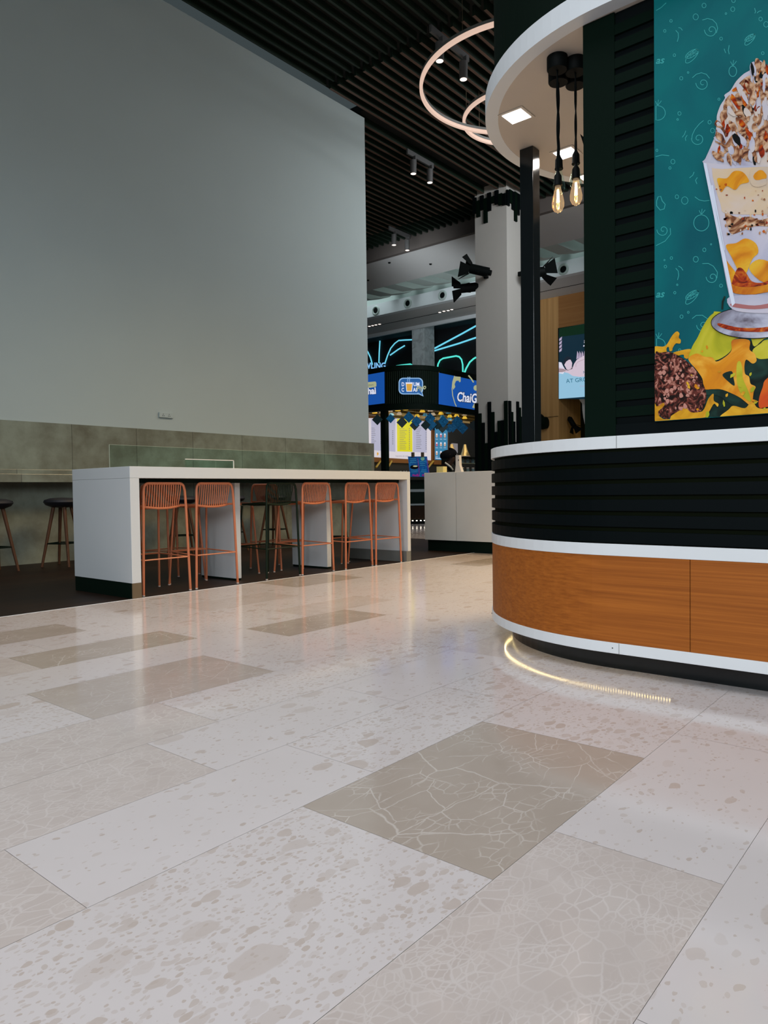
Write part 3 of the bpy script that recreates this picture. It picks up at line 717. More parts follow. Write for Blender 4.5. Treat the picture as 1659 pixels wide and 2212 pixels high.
q.use(E_wh).poly([(876, 826), (892, 826), (890, 846), (878, 846)], fcur, 4)
q.use(E_amber).poly([(877.6, 829), (890.4, 829), (888.8, 844.5), (879.2, 844.5)], fcur, 5)
q.use(E_pale).line([(881, 825), (880, 821), (882, 818), (881, 814)], 1.2, fcur, 5); q.line([(885, 825), (884, 821), (886, 817), (885, 814)], 1.2, fcur, 5)
q.use(E_cream).text('Piyo', fcur, 900, 845, 14.5, 6, bold=.35, rot=.25, shear=.3, xs=.85)
q.build('logo_face', None, lg)
# posts, counter, ceiling
MB().box(XK+.0, XK+.14, YK+RK+.02, YK+RK+.18, 0, 2.96).build('corner_post', M_kick, dk)
MB().strip(kpath(.04), kpath(.5), 1.06, 1.14).build('counter_top', M_kick, dk)
q = MB().strip(kpath(.06), kpath(.12), .12, 1.055).build('counter_front', M_kick, dk)
r = MB(); 
r.strip(kpath(.045), kpath(.059), .83, .90); r.strip(kpath(.045), kpath(.059), .485, .53); r.build('grey_band', mat('kiosk_band', (.22, .26, .27), .5), q)
r = MB()
for i in range(40):
    a = PI+PI/2*(i+.5)/40; cx, cy = XK+RK+(RK-.05)*math.cos(a), YK+RK+(RK-.05)*math.sin(a)
    r.tube([(cx, cy, .13), (cx, cy, .47)], .008, 5)
r.build('lower_ribs', mat('copper_rib', (.10, .04, .02), .35, .5), q)
r = MB()
for i in range(14):
    a = PI+PI/2*(i+.5)/14; cx, cy = XK+RK+(RK-.03)*math.cos(a), YK+RK+(RK-.03)*math.sin(a)
    r.box(cx-.012, cx+.012, cy-.012, cy+.012, .085, .105)
r.build('led_dots', emit('led_white_dot', (1, .9, .75), 8.0), q)
MB().strip(kpath(.16), kpath(.22), .0, .12).build('kick', M_black, dk)
kc = MB(); kc.prism([(x, y) for x, y in kpath(.13)]+[(19.6, 20.0)], 3.10, 3.16); kc.build('inner_ceiling', M_black, dk)
r = MB()
for i in range(16):
    y = YK+.35+i*.45; r.box(XK+.6, 19.5, y, y+.10, 2.97, 3.09)
r.build('ceiling_battens', mat('gold_batten', (.22, .14, .03), .5), dk)
bw = struct(MB().box(XK+.2, 21.5, 13.46, 13.6, 0, 3.10).build('wall_kiosk_back', mat('kiosk_back', (.03, .033, .036), .6)))
al = bpy.data.lights.new('kiosk_glow', 'AREA'); al.shape = 'RECTANGLE'; al.size = 5; al.size_y = 1.2; al.energy = 42; al.color = (1, .88, .68)
ao = bpy.data.objects.new('kiosk_glow', al); COL.objects.link(ao); ao.location = (17.4, 12.2, 2.94); ao.rotation_euler = (math.radians(28), 0, 0)
al = bpy.data.lights.new('kiosk_uplight', 'AREA'); al.shape = 'RECTANGLE'; al.size = 4; al.size_y = 1.2; al.energy = 16; al.color = (1, .75, .35)
ao = bpy.data.objects.new('kiosk_uplight', al); COL.objects.link(ao); ao.location = (17.0, 12.3, 1.3); ao.rotation_euler = (PI, 0, 0)
# shades under the kiosk ceiling
cupm = {'y': emit('cup_yellow', (.95, .60, .06), .9, (.7, .5, .1)), 'w': emit('cup_cream', (.75, .60, .42), .6, (.7, .6, .5)), 'b': emit('cup_blue', (.08, .30, .42), .6, (.2, .4, .5))}
cups = [(182, 160, 'w'), (175, 178, 'y'), (275, 168, 'w'), (370, 155, 'w'), (470, 148, 'y'), (570, 135, 'y'), (672, 125, 'w'), (795, 118, 'y'), (887, 152, 'w'), (988, 143, 'y'), (785, 162, 'y'), (490, 195, 'w'),
        (718, 222, 'y'), (820, 212, 'b'), (920, 203, 'w'), (1022, 192, 'y'), (1118, 180, 'b'), (1135, 228, 'y'), (1222, 220, 'y'), (1322, 205, 'w'), (1325, 248, 'y'), (390, 208, 'b'), (1040, 236, 'b'), (1135, 265, 'b')]
cname = {'y': 'yellow', 'w': 'cream', 'b': 'pale blue'}
proto_cup = {}
for i, (a, b_, c) in enumerate(cups):
    u, v = 780+a/5.925, 860+b_/5.925
    P = onz(u, v, 2.90)
    dd = math.hypot(P.x, P.y)
    if P.y < YK+.25: P = ony(u, v, YK+.35)
    if P.y > 13.3: P = ony(u, v, 13.2)
    if P.x < XK+.2: P = onx(u, v, XK+.3)
    o = bpy.data.objects.new('cup_lampshade', proto_cup[c].data) if c in proto_cup else None
    if o is None:
        o = MB().lathe((0, 0, 0), [(.072, -.032), (.075, -.028), (.042, .032), (.0, .036)], 16, 'Z', False).build('cup_lampshade', cupm[c]); proto_cup[c] = o
        wq = MB().tube([(0, 0, .05), (0, 0, .3)], .004, 4)
    else: COL.objects.link(o)
    o.location = P
    tag(o, '%s cup-shaped lampshade hanging under the drinks kiosk ceiling' % cname[c], 'lampshade', '%s cup lampshades in the kiosk' % cname[c])
# hanging diamond cards
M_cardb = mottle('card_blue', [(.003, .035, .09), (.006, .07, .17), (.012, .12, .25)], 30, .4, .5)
M_cardd = mat('card_dark', (.004, .03, .035), .4)
cards = [(208, 275, 60, 'd'), (375, 265, 50, 'b'), (518, 315, 60, 'd'), (603, 250, 62, 'b'), (683, 350, 56, 'd'), (706, 300, 60, 'b'), (820, 350, 56, 'd'), (880, 345, 68, 'b'), (880, 262, 62, 'b'), (1040, 370, 66, 'd'),
         (1050, 300, 66, 'b'), (960, 350, 50, 'd'), (1130, 385, 52, 'b'), (1172, 378, 52, 'b'), (1230, 300, 64, 'b'), (1298, 385, 64, 'b'), (1440, 350, 56, 'd')]
for i, (a, b_, h, c) in enumerate(cards):
    u, v = 780+a/5.925, 860+b_/5.925; l = 3+i % 5
    P = fcur(u, v, 0)
    if u > 955: P = ony(u, v, YK-.10-.03*(i % 4))
    elif u < 835: P = onx(u, v, XK-.12)
    else: P = P - Vector((.7, .7, 0)).normalized()*(.03+.03*(i % 4))
    hh = h/5.925*P.length/F*1.18
    fwd = Vector((P.x, P.y, 0)).normalized(); rt = fwd.cross(Vector((0, 0, 1)))
    rt = (rt+fwd*random.uniform(-.25, .25)).normalized(); nn = rt.cross(Vector((0, 0, 1)))*.003
    q = MB().use(M_cardb if c == 'b' else M_cardd)
    V = [P-rt*hh*.97, P-Vector((0, 0, hh)), P+rt*hh*.97, P+Vector((0, 0, hh))]
    q.add([x-nn for x in V]+[x+nn for x in V], [(0,1,2,3), (7,6,5,4), (0,4,5,1), (1,5,6,2), (2,6,7,3), (3,7,4,0)])
    if c == 'b':
        q.use(M_cable); q.add([P-rt*hh*.35-nn*1.6-Vector((0, 0, hh*.1)), P-nn*1.6-Vector((0, 0, hh*.3)), P+rt*hh*.35-nn*1.6-Vector((0, 0, hh*.1)), P+rt*hh*.2-nn*1.6+Vector((0, 0, hh*.05)), P-rt*hh*.2-nn*1.6+Vector((0, 0, hh*.05))], [(0, 1, 2, 3, 4)])
    q.use(M_cable).box(P.x-.002, P.x+.002, P.y-.002, P.y+.002, P.z+hh, max(P.z+hh+.01, 2.94))
    o = q.build('hanging_card', None)
    tag(o, ('blue printed diamond card' if c == 'b' else 'dark backed diamond card')+' hanging from the drinks kiosk fascia', 'hanging card', ('blue' if c == 'b' else 'dark')+' diamond cards under the kiosk fascia')
# menu board
mn = thing('menu_board', 'wide lit white menu board with a yellow column, on the kiosk back wall', 'menu board', (17, 13.44, 2.3))
def fmy(u, v, l): return ony(u, v, 13.40-.004*l)
A0, A1 = ony(790, 0, 13.42).x, ony(935.5, 0, 13.42).x
q = MB()
P0 = ony(935.5, 1003, 13.4); q.box(14.9, P0.x, 13.40, 13.455, 1.69, 3.0); q.build('frame', mat('walnut_frame', (.30, .13, .04), .45), mn)
q = MB(); E_mw = emit('menu_white', (.80, .76, .84), .95); E_my = emit('menu_yellow', (.80, .76, .02), .95); E_mt = emit('menu_text', (.20, .20, .24), .8); E_mb = emit('menu_lilac', (.52, .53, .72), .95)
q.use(E_mw).poly([(780, 903), (931, 905), (931, 994.5), (780, 986)], fmy, 1)
q.use(E_mb).poly([(802, 905), (824, 905), (824, 974), (802, 972)], fmy, 2); q.poly([(838, 905), (854, 905), (854, 976), (838, 974.5)], fmy, 2); q.poly([(892, 905), (922, 905), (922, 978), (892, 976)], fmy, 2)
q.use(E_my).poly([(857.5, 905), (890.5, 905), (891, 976), (858, 975)], fmy, 3)
rn = random.Random(3)
for x0, x1, y0, y1 in ((802, 813, 924, 963), (863, 879, 925, 974), (899, 911, 920, 974)):
    n = int((y1-y0)/4)
    for k in range(n):
        y = y0+k*4.0; wdt = (x1-x0)*rn.uniform(.55, 1)
        q.use(E_mt).poly([(x0, y), (x0+wdt, y+.4), (x0+wdt, y+1.2), (x0, y+.8)], fmy, 4)
for x0, y0, y1 in ((822, 925, 963), (847.5, 930, 965), (883.5, 925, 974), (919.5, 925, 974)):
    for k in range(int((y1-y0)/4)):
        y = y0+k*4.0; q.use(E_mt).poly([(x0, y), (x0+2, y), (x0+2, y+1.6), (x0, y+1.6)], fmy, 4)
q.use(E_mt).text('THE KING OF CHAI', fmy, 854, 986.5, 3.2, 4)
q.use(E_amber)
for xx in (806, 816, 827, 838): q.poly([(xx-2, 978), (xx+1, 977), (xx+2, 981), (xx-1, 985)], fmy, 4)
q.build('printed_face', None, mn)
q = MB(); 
for u0, u1 in ((812, 822), (838, 846), (925, 936)):
    q.tube([ony(u0, 1010, 13.3), ony(u1, 996, 13.38)], .03, 6)
q.build('support_strut', mat('yellow_strut', (.6, .42, .06), .5), mn)
pm = thing('photo_menu_board', 'narrow sky-blue menu board with rows of dessert pictures, beside the big menu', 'menu board', (19.1, 13.44, 2.3))
q = MB(); x0, x1 = ony(937.5, 950, 13.4).x, ony(969, 950, 13.4).x; q.box(x0, x1, 13.41, 13.455, 1.68, 2.75); q.build('frame', MATS['walnut_frame'], pm)
q = MB(); E_ms = emit('menu_sky', (.05, .26, .48), .95); E_mp = emit('menu_pink', (.62, .16, .22), .9); E_mc = emit('menu_creamy', (.75, .52, .40), .9)
q.use(E_ms).poly([(939.5, 918), (967, 920), (967, 994), (939.5, 993)], fmy, 1)
for ri, y in enumerate((941, 960, 979)):
    for ci, x in enumerate((943.5, 952.5, 961)):
        q.use([E_mc, E_mp, E_mc][(ci+ri) % 3]).poly(arc(x, y, 2.1, 4.6, 0, 2*PI, 10), fmy, 2); q.use(E_wh).poly(arc(x, y-3, 1.9, 1.7, 0, 2*PI, 8), fmy, 3)
        q.use(E_wh).poly([(x-2.6, y+7), (x+2.6, y+7.2), (x+2.6, y+7.9), (x-2.6, y+7.7)], fmy, 3)
q.use(E_wh).text('Falooda', fmy, 941, 991, 3.6, 3, bold=.1)
q.build('printed_face', None, pm)
# pinned sheet, cones, jars
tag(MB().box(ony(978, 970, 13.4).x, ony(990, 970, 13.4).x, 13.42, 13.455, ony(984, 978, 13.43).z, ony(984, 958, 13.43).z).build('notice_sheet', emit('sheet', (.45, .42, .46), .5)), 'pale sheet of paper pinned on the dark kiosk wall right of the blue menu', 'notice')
M_gold = mat('polished_brass', (.80, .58, .24), .25, .8)
for (u, v, lab) in ((1004.5, 985, 'brass bell-shaped dispenser cone on the kiosk shelf, right of the person'), (976, 985, 'brass bell-shaped dispenser cone on the kiosk shelf, behind the person')):
    P = ony(u, v, 12.6); t = thing('brass_cone', lab, 'dispenser', tuple(P), 'brass cones on the kiosk shelf')
    MB().lathe(P, [(.15, 0), (.145, .03), (.10, .14), (.06, .28), (.045, .36), (0, .365)], 20).build('cone_body', M_gold, t)
    MB().lathe(P, [(.165, -.02), (.165, .0)], 20).build('base_ring', M_cap, t)
PS = ony(1004.5, 986, 12.6); PZ = PS.z-.02
gs = thing('glass_jar_shelf', 'dark shelf unit with glass tiers on the kiosk right of the person', 'shelf', (PS.x, 12.6, 1.1))
q = MB(); q.box(PS.x-1.0, PS.x+1.6, 12.45, 12.8, PZ-.05, PZ); q.build('top_board', M_black, gs)
q = MB()
for zz in (1.70, 1.40): q.box(PS.x-.3, PS.x+1.4, 12.45, 12.8, zz-.006, zz)
q.build('glass_tier', M_gedge, gs)
q = MB(); q.box(PS.x-1.0, PS.x-.95, 12.45, 12.8, .0, PZ-.05); q.box(PS.x+1.55, PS.x+1.6, 12.45, 12.8, .0, PZ-.05); q.build('side_panel', M_black, gs)
M_jar = mat('jar_glass', (.10, .16, .18), .1)
for zz, tn in ((1.70, 'upper'), (1.40, 'lower')):
    for i in range(5):
        x = PS.x-.15+i*.3; t = thing('glass_jar', 'small dark glass jar on the %s glass tier of the kiosk shelf' % tn, 'jar', (x, 12.6, zz), 'jars on the %s kiosk tier' % tn)
        MB().lathe((x, 12.6, zz), [(.05, 0), (.055, .1), (.04, .14)], 12).build('jar_body', M_jar, t)
        MB().lathe((x, 12.6, zz+.141), [(.045, 0), (.045, .03)], 12).build('lid', M_cap, t)
for i, (u, lab) in enumerate(((869, 'small clear bottle on the kiosk counter left of the blue stands, left one'), (876, 'small clear bottle on the kiosk counter left of the blue stands, middle one'), (881.5, 'small clear bottle on the kiosk counter, hard against the blue stands'))):
    P = fcur(u, 1010, 0); P = P+Vector((.25, .25, 0)); t = thing('water_bottle', lab, 'bottle', (P.x, P.y, 1.14), 'bottles on the kiosk counter')
    MB().lathe((P.x, P.y, 1.14), [(.032, 0), (.034, .15), (.015, .20), (.015, .22)], 12).build('bottle_body', mat('clear_plastic', (.22, .36, .42), .1), t)
    MB().lathe((P.x, P.y, 1.361), [(.017, 0), (.017, .02)], 10).build('cap', M_white, t)
# blue flyer stands
for i, (u0, u1, ub0, ub1, lab) in enumerate(((881, 903, 886, 907, 'left blue flyer with a dark dish picture clipped on the kiosk counter'), (903, 922.5, 907, 929, 'right blue flyer with a pale round badge clipped on the kiosk counter'))):
    t = thing('menu_flyer', lab, 'flyer', (XK+.2, YK+.2, 1.2), 'blue flyers on the kiosk counter')
    q = MB().use(mottle('flyer_blue%d' % i, [(.003, .045, .17), (.005, .07, .26), (.01, .14, .34)], 14, .4, .5))
    ff = lambda u, v, l: fcur(u, v, 14+3*l)
    q.poly([(u0, 986), (u1, 986), (ub1, 1030), (ub0, 1030)], ff, 1)
    if i == 0: q.use(M_cable).poly(arc(895, 1009, 9, 4.5, 0, 2*PI), ff, 2); q.use(E_cream).poly(arc(897, 1007, 5, 1.6, 0, 2*PI), ff, 3)
    else: q.use(emit('badge', (.18, .42, .30), .6)).poly(arc(913, 991, 4.2, 4.2, 0, 2*PI), ff, 2)
    q.use(emit('flyer_magenta', (.28, .01, .22), .7)).poly([(ub0+4, 1028), (ub0+6, 1024), (ub0+12, 1026), (ub0+16, 1023), (ub1-2, 1027), (ub1-2, 1029.5)], ff, 2)
    q.line([(u1-.6, 990), (u1+1.5, 1008), (ub1-1, 1028)], .9, ff, 2)
    q.use(emit('flyer_text', (.05, .35, .55), .6))
    for yy in (991, 995, 999): q.poly([(u0+4, yy+(6 if i else 0)), (u1-4, yy+(6 if i else 0)), (u1-4, yy+1+(6 if i else 0)), (u0+4, yy+1+(6 if i else 0))], ff, 2)
    for yy in (1015, 1019): q.poly([(u0+7, yy), (u1-1, yy), (u1-1, yy+1), (u0+7, yy+1)], ff, 2)
    q.build('sheet', None, t)
    c = ff((u0+u1)/2, 984, 2); MB().box(c.x-.03, c.x+.03, c.y-.03, c.y+.03, c.z-.04, c.z+.08).build('clip', mat('clip', (.12, .09, .06), .5), t)

# ------------------------------------------------------------ white service counter (behind the near kiosk)
sv = thing('service_counter', 'plain off-white two-panel service counter standing between the long bar and the near kiosk', 'counter', (8.7, 5.4, 0))
for y0, y1 in ((5.698, 6.24), (4.3, 5.692)):
    MB().box(8.4, 8.95, y0, y1, .158, 1.12).build('body_panel', mat('counter_offwhite', (.62, .61, .58), .45, var=.03), sv, .003)
MB().box(8.45, 8.92, 4.32, 6.22, 0, .158).build('kick', M_kick, sv)
# till on it
P = onx(991, 1019, 8.6)
tl_ = thing('payment_terminal', 'white upright payment terminal on the service counter, in front of the person', 'terminal', (8.6, P.y, 1.12))
q = MB(); x, y = 8.6, P.y
prof = [(-.035, .24), (.03, .24), (.034, .10), (.075, .0), (-.05, .0), (-.035, .1)]
V = [(x-.03, y-a*.9, 1.121+z) for a, z in prof]+[(x+.03, y-a*.9, 1.121+z) for a, z in prof]
q.add(V, [tuple(range(6)), tuple(range(6, 12))[::-1]]+[(i, i+6, (i+1) % 6+6, (i+1) % 6) for i in range(6)]); q.build('stand', mat('terminal_white', (.62, .58, .55), .4), tl_)
q = MB().box(x-.032, x-.0305, y-.025, y-.012, 1.28, 1.30); q.build('camera_dot', M_cable, tl_)
q = MB(); c0 = Vector((x-.02, y+.03, 1.2))
q.tube([c0, c0+Vector((-.02, .02, -.03)), c0+Vector((-.02, .05, -.02)), c0+Vector((-.02, .02, .03)), c0+Vector((-.02, .06, .05))], .003, 5); q.build('cable', M_cable, tl_)
P = onx(932, 1020, 8.6)
tag(MB().lathe((9.2, P.y-.3, .0), [(.2, 0), (.2, .9), (.16, .95)], 16).build('waste_bin', M_black), 'dark bin hidden behind the service counter', 'bin') if False else None
yb = thing('cream_box', 'pale yellow open box on the service counter, left of the person', 'box', tuple(onx(934, 1018, 8.75)))
P = onx(934, 1018, 8.75); MB().box(8.70, 8.80, 6.12, 6.235, 1.121, 1.215).build('box_body', mat('cream_card', (.70, .60, .25), .5), yb)

# ------------------------------------------------------------ person behind the service counter
def person():
    base = Vector((9.50, 6.58, 0)); fw = Vector((.64, -.768, 0)); sd = Vector((.768, .64, 0))   # facing right, side axis away from camera
    t = thing('person', 'person in black clothes and black cap and mask standing in profile behind the service counter', 'person', tuple(base))
    M_skin = mat('skin', (.022, .011, .008), .5, spec=.2); M_cloth = mat('black_cloth', (.003, .004, .005), .8, spec=.1); M_hairc = mat('cap_black', (.002, .0025, .005), .9, spec=.1)
    def P(f, s, z): return base+fw*f+sd*s+Vector((0, 0, z))
    pts = []; ed = []; rad = []
    def add(p_, r, par=None):
        pts.append(p_); rad.append(r)
        if par is not None: ed.append((par, len(pts)-1))
        return len(pts)-1
    pel = add(P(0, 0, .78), .135)
    wa = add(P(-.03, 0, .92), .14, pel); ch = add(P(-.085, 0, 1.08), .175, wa); nk0 = add(P(-.06, 0, 1.21), .115, ch); nk = add(P(.0, 0, 1.285), .058, nk0)
    h1 = add(P(.06, 0, 1.335), .075, nk); h2 = add(P(.045, 0, 1.42), .093, h1)
    for s_ in (-1, 1):
        hp = add(P(0, s_*.09, .72), .10, pel); kn = add(P(.02, s_*.1, .42), .06, hp); an = add(P(-.02, s_*.1, .07), .04, kn); add(P(.12, s_*.11, .035), .035, an)
        sh = add(P(-.05, s_*.17, 1.15), .07, ch); el = add(P(.02, s_*.21, .92), .045, sh); wr = add(P(.22, s_*.14, .98), .03, el)
        hd = add(P(.28, s_*.12, .99), .032, wr)
        for k in range(4): add(P(.345-.008*abs(k-1.5), s_*.12+(k-1.5)*.019, .985), .009, hd)
        add(P(.30, s_*.12-s_*.05, 1.0), .010, hd)
    me = bpy.data.meshes.new('body'); me.from_pydata([tuple(p_-base) for p_ in pts], ed, [])
    o = bpy.data.objects.new('body', me); COL.objects.link(o)
    sk = o.modifiers.new('skin', 'SKIN'); o.modifiers.new('sub', 'SUBSURF').levels = 2; sk.branch_smoothing = .6
    for i, sv_ in enumerate(me.skin_vertices[0].data): sv_.radius = (rad[i], rad[i]); sv_.use_root = (i == 0)
    bpy.context.view_layer.update()
    m2 = bpy.data.meshes.new_from_object(o.evaluated_get(bpy.context.evaluated_depsgraph_get()))
    o.modifiers.clear(); o.data = m2; m2.materials.clear(); m2.materials.append(M_cloth); m2.materials.append(M_skin)
    for pl in m2.polygons:
        pl.use_smooth = True; c = pl.center
        f = c.x*fw.x+c.y*fw.y
        pl.material_index = 1 if (c.z > 1.24 or (f > .2 and c.z > .9)) else 0
    o.parent = t
    hc = P(.035, 0, 1.42)
    cap = MB()
    n = 20; V = []; Fs = []
    for i in range(11):
        a = -PI*.12+(PI*.62)*i/10
        for k in range(n):
            b_ = 2*PI*k/n; r_ = .122*math.cos(a)
            V.append(hc+fw*(r_*math.cos(b_)*1.12-.03)+sd*(r_*math.sin(b_)*.9)+Vector((0, 0, .098*math.sin(a)+.004+(.02 if math.cos(b_) > .5 else -.015))))
    for i in range(10):
        for k in range(n): Fs.append((i*n+k, i*n+(k+1) % n, (i+1)*n+(k+1) % n, (i+1)*n+k))
    cap.sm = True; cap.add(V, Fs); cap.build('hair_cap', M_hairc, t)
    q = MB(); q.tube([P(.14, 0, 1.425), P(.168, 0, 1.39), P(.15, 0, 1.375)], .014, 8); q.build('nose', M_skin, t)
    q = MB(); q.tube([P(.10, 0, 1.385), P(.145, 0, 1.37), P(.155, 0, 1.35), P(.125, 0, 1.31), P(.09, 0, 1.29)], .05, 12); q.build('face_mask', M_hairc, t)
    for s_ in (-1, 1):
        q = MB(); q.tube([P(.035, s_*.092, 1.41), P(.02, s_*.10, 1.43), P(.01, s_*.098, 1.40), P(.025, s_*.092, 1.375)], .010, 6); q.build('ear', M_skin, t)
        q = MB(); q.lathe(P(.132, s_*.035, 1.43), [(.0, -.008), (.010, .0), (.0, .008)], 8); q.build('eye', M_white, t)
    q = MB(); q.tube([P(-.06, -.115, 1.30), P(-.02, -.125, 1.27), P(.03, -.11, 1.23), P(.065, -.06, 1.19)], .014, 6); q.build('pale_collar', mat('collar', (.45, .48, .48), .7), t)
person()

# ------------------------------------------------------------ long white bar table
bt = thing('long_bar_table', 'long white high bar table with open bays and coral stools tucked under', 'bar table', (5.14, 5.9, 0))
X0, X1, Y0, Y1 = 3.25, 7.02, 5.43, 6.39
MB().box(X0, X1, Y0, Y1, 1.003, 1.10).build('table_top', M_bar, bt, .002)
MB().box(X0, X0+.085, Y0, Y1, .13, 1.002).build('end_panel', M_bar, bt, .002)
MB().box(X1-.06, X1, Y0, Y1, .13, 1.002).build('end_panel', M_bar, bt, .002)
q = MB().box(X0+.003, X0+.085, Y0+.012, Y1-.003, 0, .13).build('kick', M_kick, bt)
MB().box(X0+.002, X0+.087, Y0+.001, Y0+.011, 0, .13).build('bronze_end_cap', M_brass, bt)
MB().box(X1-.085, X1+.0, Y0+.001, Y1-.003, 0, .13).build('kick', M_greytrim, bt)
for x in (4.545, 5.83):
    MB().box(x, x+.065, 5.70, 6.27, .02, 1.002).build('support_leg', M_bar, bt, .002)
    MB().box(x+.005, x+.06, 5.705, 6.265, 0, .02).build('leg_foot', M_kick, bt)
MB().box(X0+.09, X1-.07, 5.55, 5.60, .965, 1.001).build('under_rail', M_kick, bt)
# glass screens on top
gsn = thing('glass_divider', 'long low clear glass divider standing along the middle of the white bar table', 'glass screen', (5.1, 5.95, 1.1))
MB().box(3.37, 6.9, 5.946, 5.954, 1.1, 1.308).build('pane', M_glass, gsn)
q = MB().box(3.37, 6.9, 5.9455, 5.9545, 1.3085, 1.3105); q.box(3.3675, 3.3695, 5.9455, 5.9545, 1.1, 1.3105); q.build('polished_edge', M_gedge, gsn)
ga = thing('acrylic_tray', 'small clear acrylic holder with a bright edge on the white bar table', 'holder', (4.35, 5.85, 1.1))
MB().box(4.05, 4.62, 5.80, 5.805, 1.1, 1.188).build('pane', M_glass, ga)
q = MB().box(4.05, 4.62, 5.798, 5.807, 1.189, 1.196); q.box(4.615, 4.622, 5.798, 5.807, 1.1, 1.196); q.build('bright_edge', mat('bright_edge', (.75, .70, .66), .3), ga)

# ------------------------------------------------------------ coral bar stools
def make_stool(m, lab, grp):
    t = thing('bar_stool', lab, 'bar stool', (0, 0, 0), grp)
    rl = {}
    for s in (-1, 1):
        o = MB().tube([(s*.235, -.235, .006), (s*.212, -.226, .76)], .0115, 10).build('leg', m, t)
        MB().lathe((s*.235, -.235, 0), [(.012, 0), (.012, .012)], 10).build('foot_cap', M_cap, o)
        o = MB().tube([(s*.215, .225, .006), (s*.185, .165, .735)], .0105, 10).build('leg', m, t)
        MB().lathe((s*.215, .225, 0), [(.011, 0), (.011, .012)], 10).build('foot_cap', M_cap, o)
    path = [(-.212, -.226, .76), (-.205, -.222, .90)]
    for k in range(7):
        a = PI-PI/2*k/6; path.append((-.200+.045+.045*math.cos(a), -.221, .915+.045*math.sin(a)))
    for k in range(7):
        a = PI/2-PI/2*k/6; path.append((.200-.045+.045*math.cos(a), -.221, .915+.045*math.sin(a)))
    path += [(.205, -.222, .90), (.212, -.226, .76)]
    bk = MB(); bk.tube(path, .0115, 10); bk.build('back_frame', m, t)
    def low(x): f = 1-(x/.20)**2; return (x, -.165-.075*0-.03*f, .765-.022*f)
    bk = MB()
    for i in range(15):
        x = -.165+.33*i/14; l = low(x*.98)
        bk.tube([(x, -.221, .957), (x, -.215, .90), (l[0], l[1], l[2])], .0052, 6)
    bk.tube([(-.212, -.226, .765)]+[low(-.195+.39*i/12) for i in range(13)]+[(.212, -.226, .765)], .010, 8)
    bk.build('backrest', m, t)
    st = MB(); rim = [low(-.195+.39*i/8) for i in range(9)]
    for k in range(6): a = -PI/2*0+PI/2*k/5; rim.append((.195-.05+.05*math.cos(a), .13+.05*math.sin(a), .75))
    for k in range(6): a = PI/2+PI/2*k/5; rim.append((-.195+.05+.05*math.cos(a), .13+.05*math.sin(a), .75))
    st.tube(rim, .010, 8, True)
    for i in range(15):
        x = -.165+.33*i/14; l = low(x); st.tube([l, (x, 0, .738), (x, .18, .75)], .005, 6)
    st.build('seat', m, t)
    fr = MB()
    def rp(s, z): f = z/.76; return (s*(.235-.023*f), -.235+.009*f, z)
    def fp(s, z): f = z/.735; return (s*(.215-.03*f), .225-.06*f, z)
    fr.tube([rp(-1, .305), rp(1, .305)], .0065, 6); fr.tube([fp(-1, .32), fp(1, .32)], .0075, 6)
    fr.tube([rp(-1, .305), fp(-1, .32)], .0065, 6); fr.tube([rp(1, .305), fp(1, .32)], .0065, 6)
    fr.build('footrest', m, t)
    return t
near = [(3.625, M_coral, 'coral rod-back bar stool at the left end of the white bar, nearest the camera'),
        (4.175, M_coral, 'coral rod-back bar stool in the left bay, in front of the first white support leg'),
        (4.975, M_dstool, 'dark green rod-back bar stool in the middle bay, near side'),
        (5.48, M_coral, 'coral rod-back bar stool right of the dark green stool, by the second support leg'),
        (6.12, M_coral, 'coral rod-back bar stool, second from the right end of the white bar'),
        (6.63, M_coral, 'coral rod-back bar stool at the right end of the white bar')]
pc_ = make_stool(M_coral, near[0][2], 'rod-back stools on the near side of the bar'); pc_.location = (near[0][0], 5.727, 0)
pd_ = None
for i, (x, m, lab) in enumerate(near):
    if i == 0: continue
    if m is M_dstool: o = pd_ = make_stool(m, lab, 'rod-back stools on the near side of the bar')
    else: o = copy_tree(pc_); o['label'] = lab
    o.location = (x, 5.727+[0, .02, -.0, .0, -.01, -.03][i], 0); o.rotation_euler.z = [0, .0, .04, -.0, .03, .0][i]
far = [(4.19, M_coral, 'coral bar stool on the far side of the bar, seen through the left bay'), (4.90, M_coral, 'coral bar stool on the far side of the bar, through the middle bay'),
       (5.62, M_coral, 'coral bar stool on the far side of the bar, behind the second support leg'), (6.35, M_dstool, 'dark green bar stool on the far side of the bar, seen through the right bay')]
for i, (x, m, lab) in enumerate(far):
    o = copy_tree(pd_ if m is M_dstool else pc_); o['label'] = lab; o['group'] = 'rod-back stools on the far side of the bar'
    o.location = (x, 6.235+.01*i, 0); o.rotation_euler.z = PI+[.05, -.1, .08, 0][i]

# padded stools at the wall counter
def make_round(lab):
    t = thing('padded_stool', lab, 'stool', (0, 0, 0), 'padded stools at the wall counter')
    MB().lathe((0, 0, 0), [(.05, .715), (.13, .725), (.19, .75), (.215, .785), (.205, .81), (.14, .832), (0, .84)], 28).build('seat', M_seat, t)
    for k in range(4):
        a = PI/4+k*PI/2+.2; MB().tube([(.10*math.cos(a), .10*math.sin(a), .74), (.25*math.cos(a), .25*math.sin(a), 0)], .022, 10, r1=.015).build('leg', M_leg, t)
    q = MB(); R_ = .195; P_ = [(R_*math.cos(PI/4+k*PI/2+.2), R_*math.sin(PI/4+k*PI/2+.2), .28) for k in range(4)]
    for k in range(4): q.tube([P_[k], P_[(k+1) % 4]], .009, 6)
    q.build('footrest', M_kick, t); return t
rs = make_round('black padded round stool at the wall counter, cut by the left edge of the photo'); rs.location = (3.49, 8.72, 0)
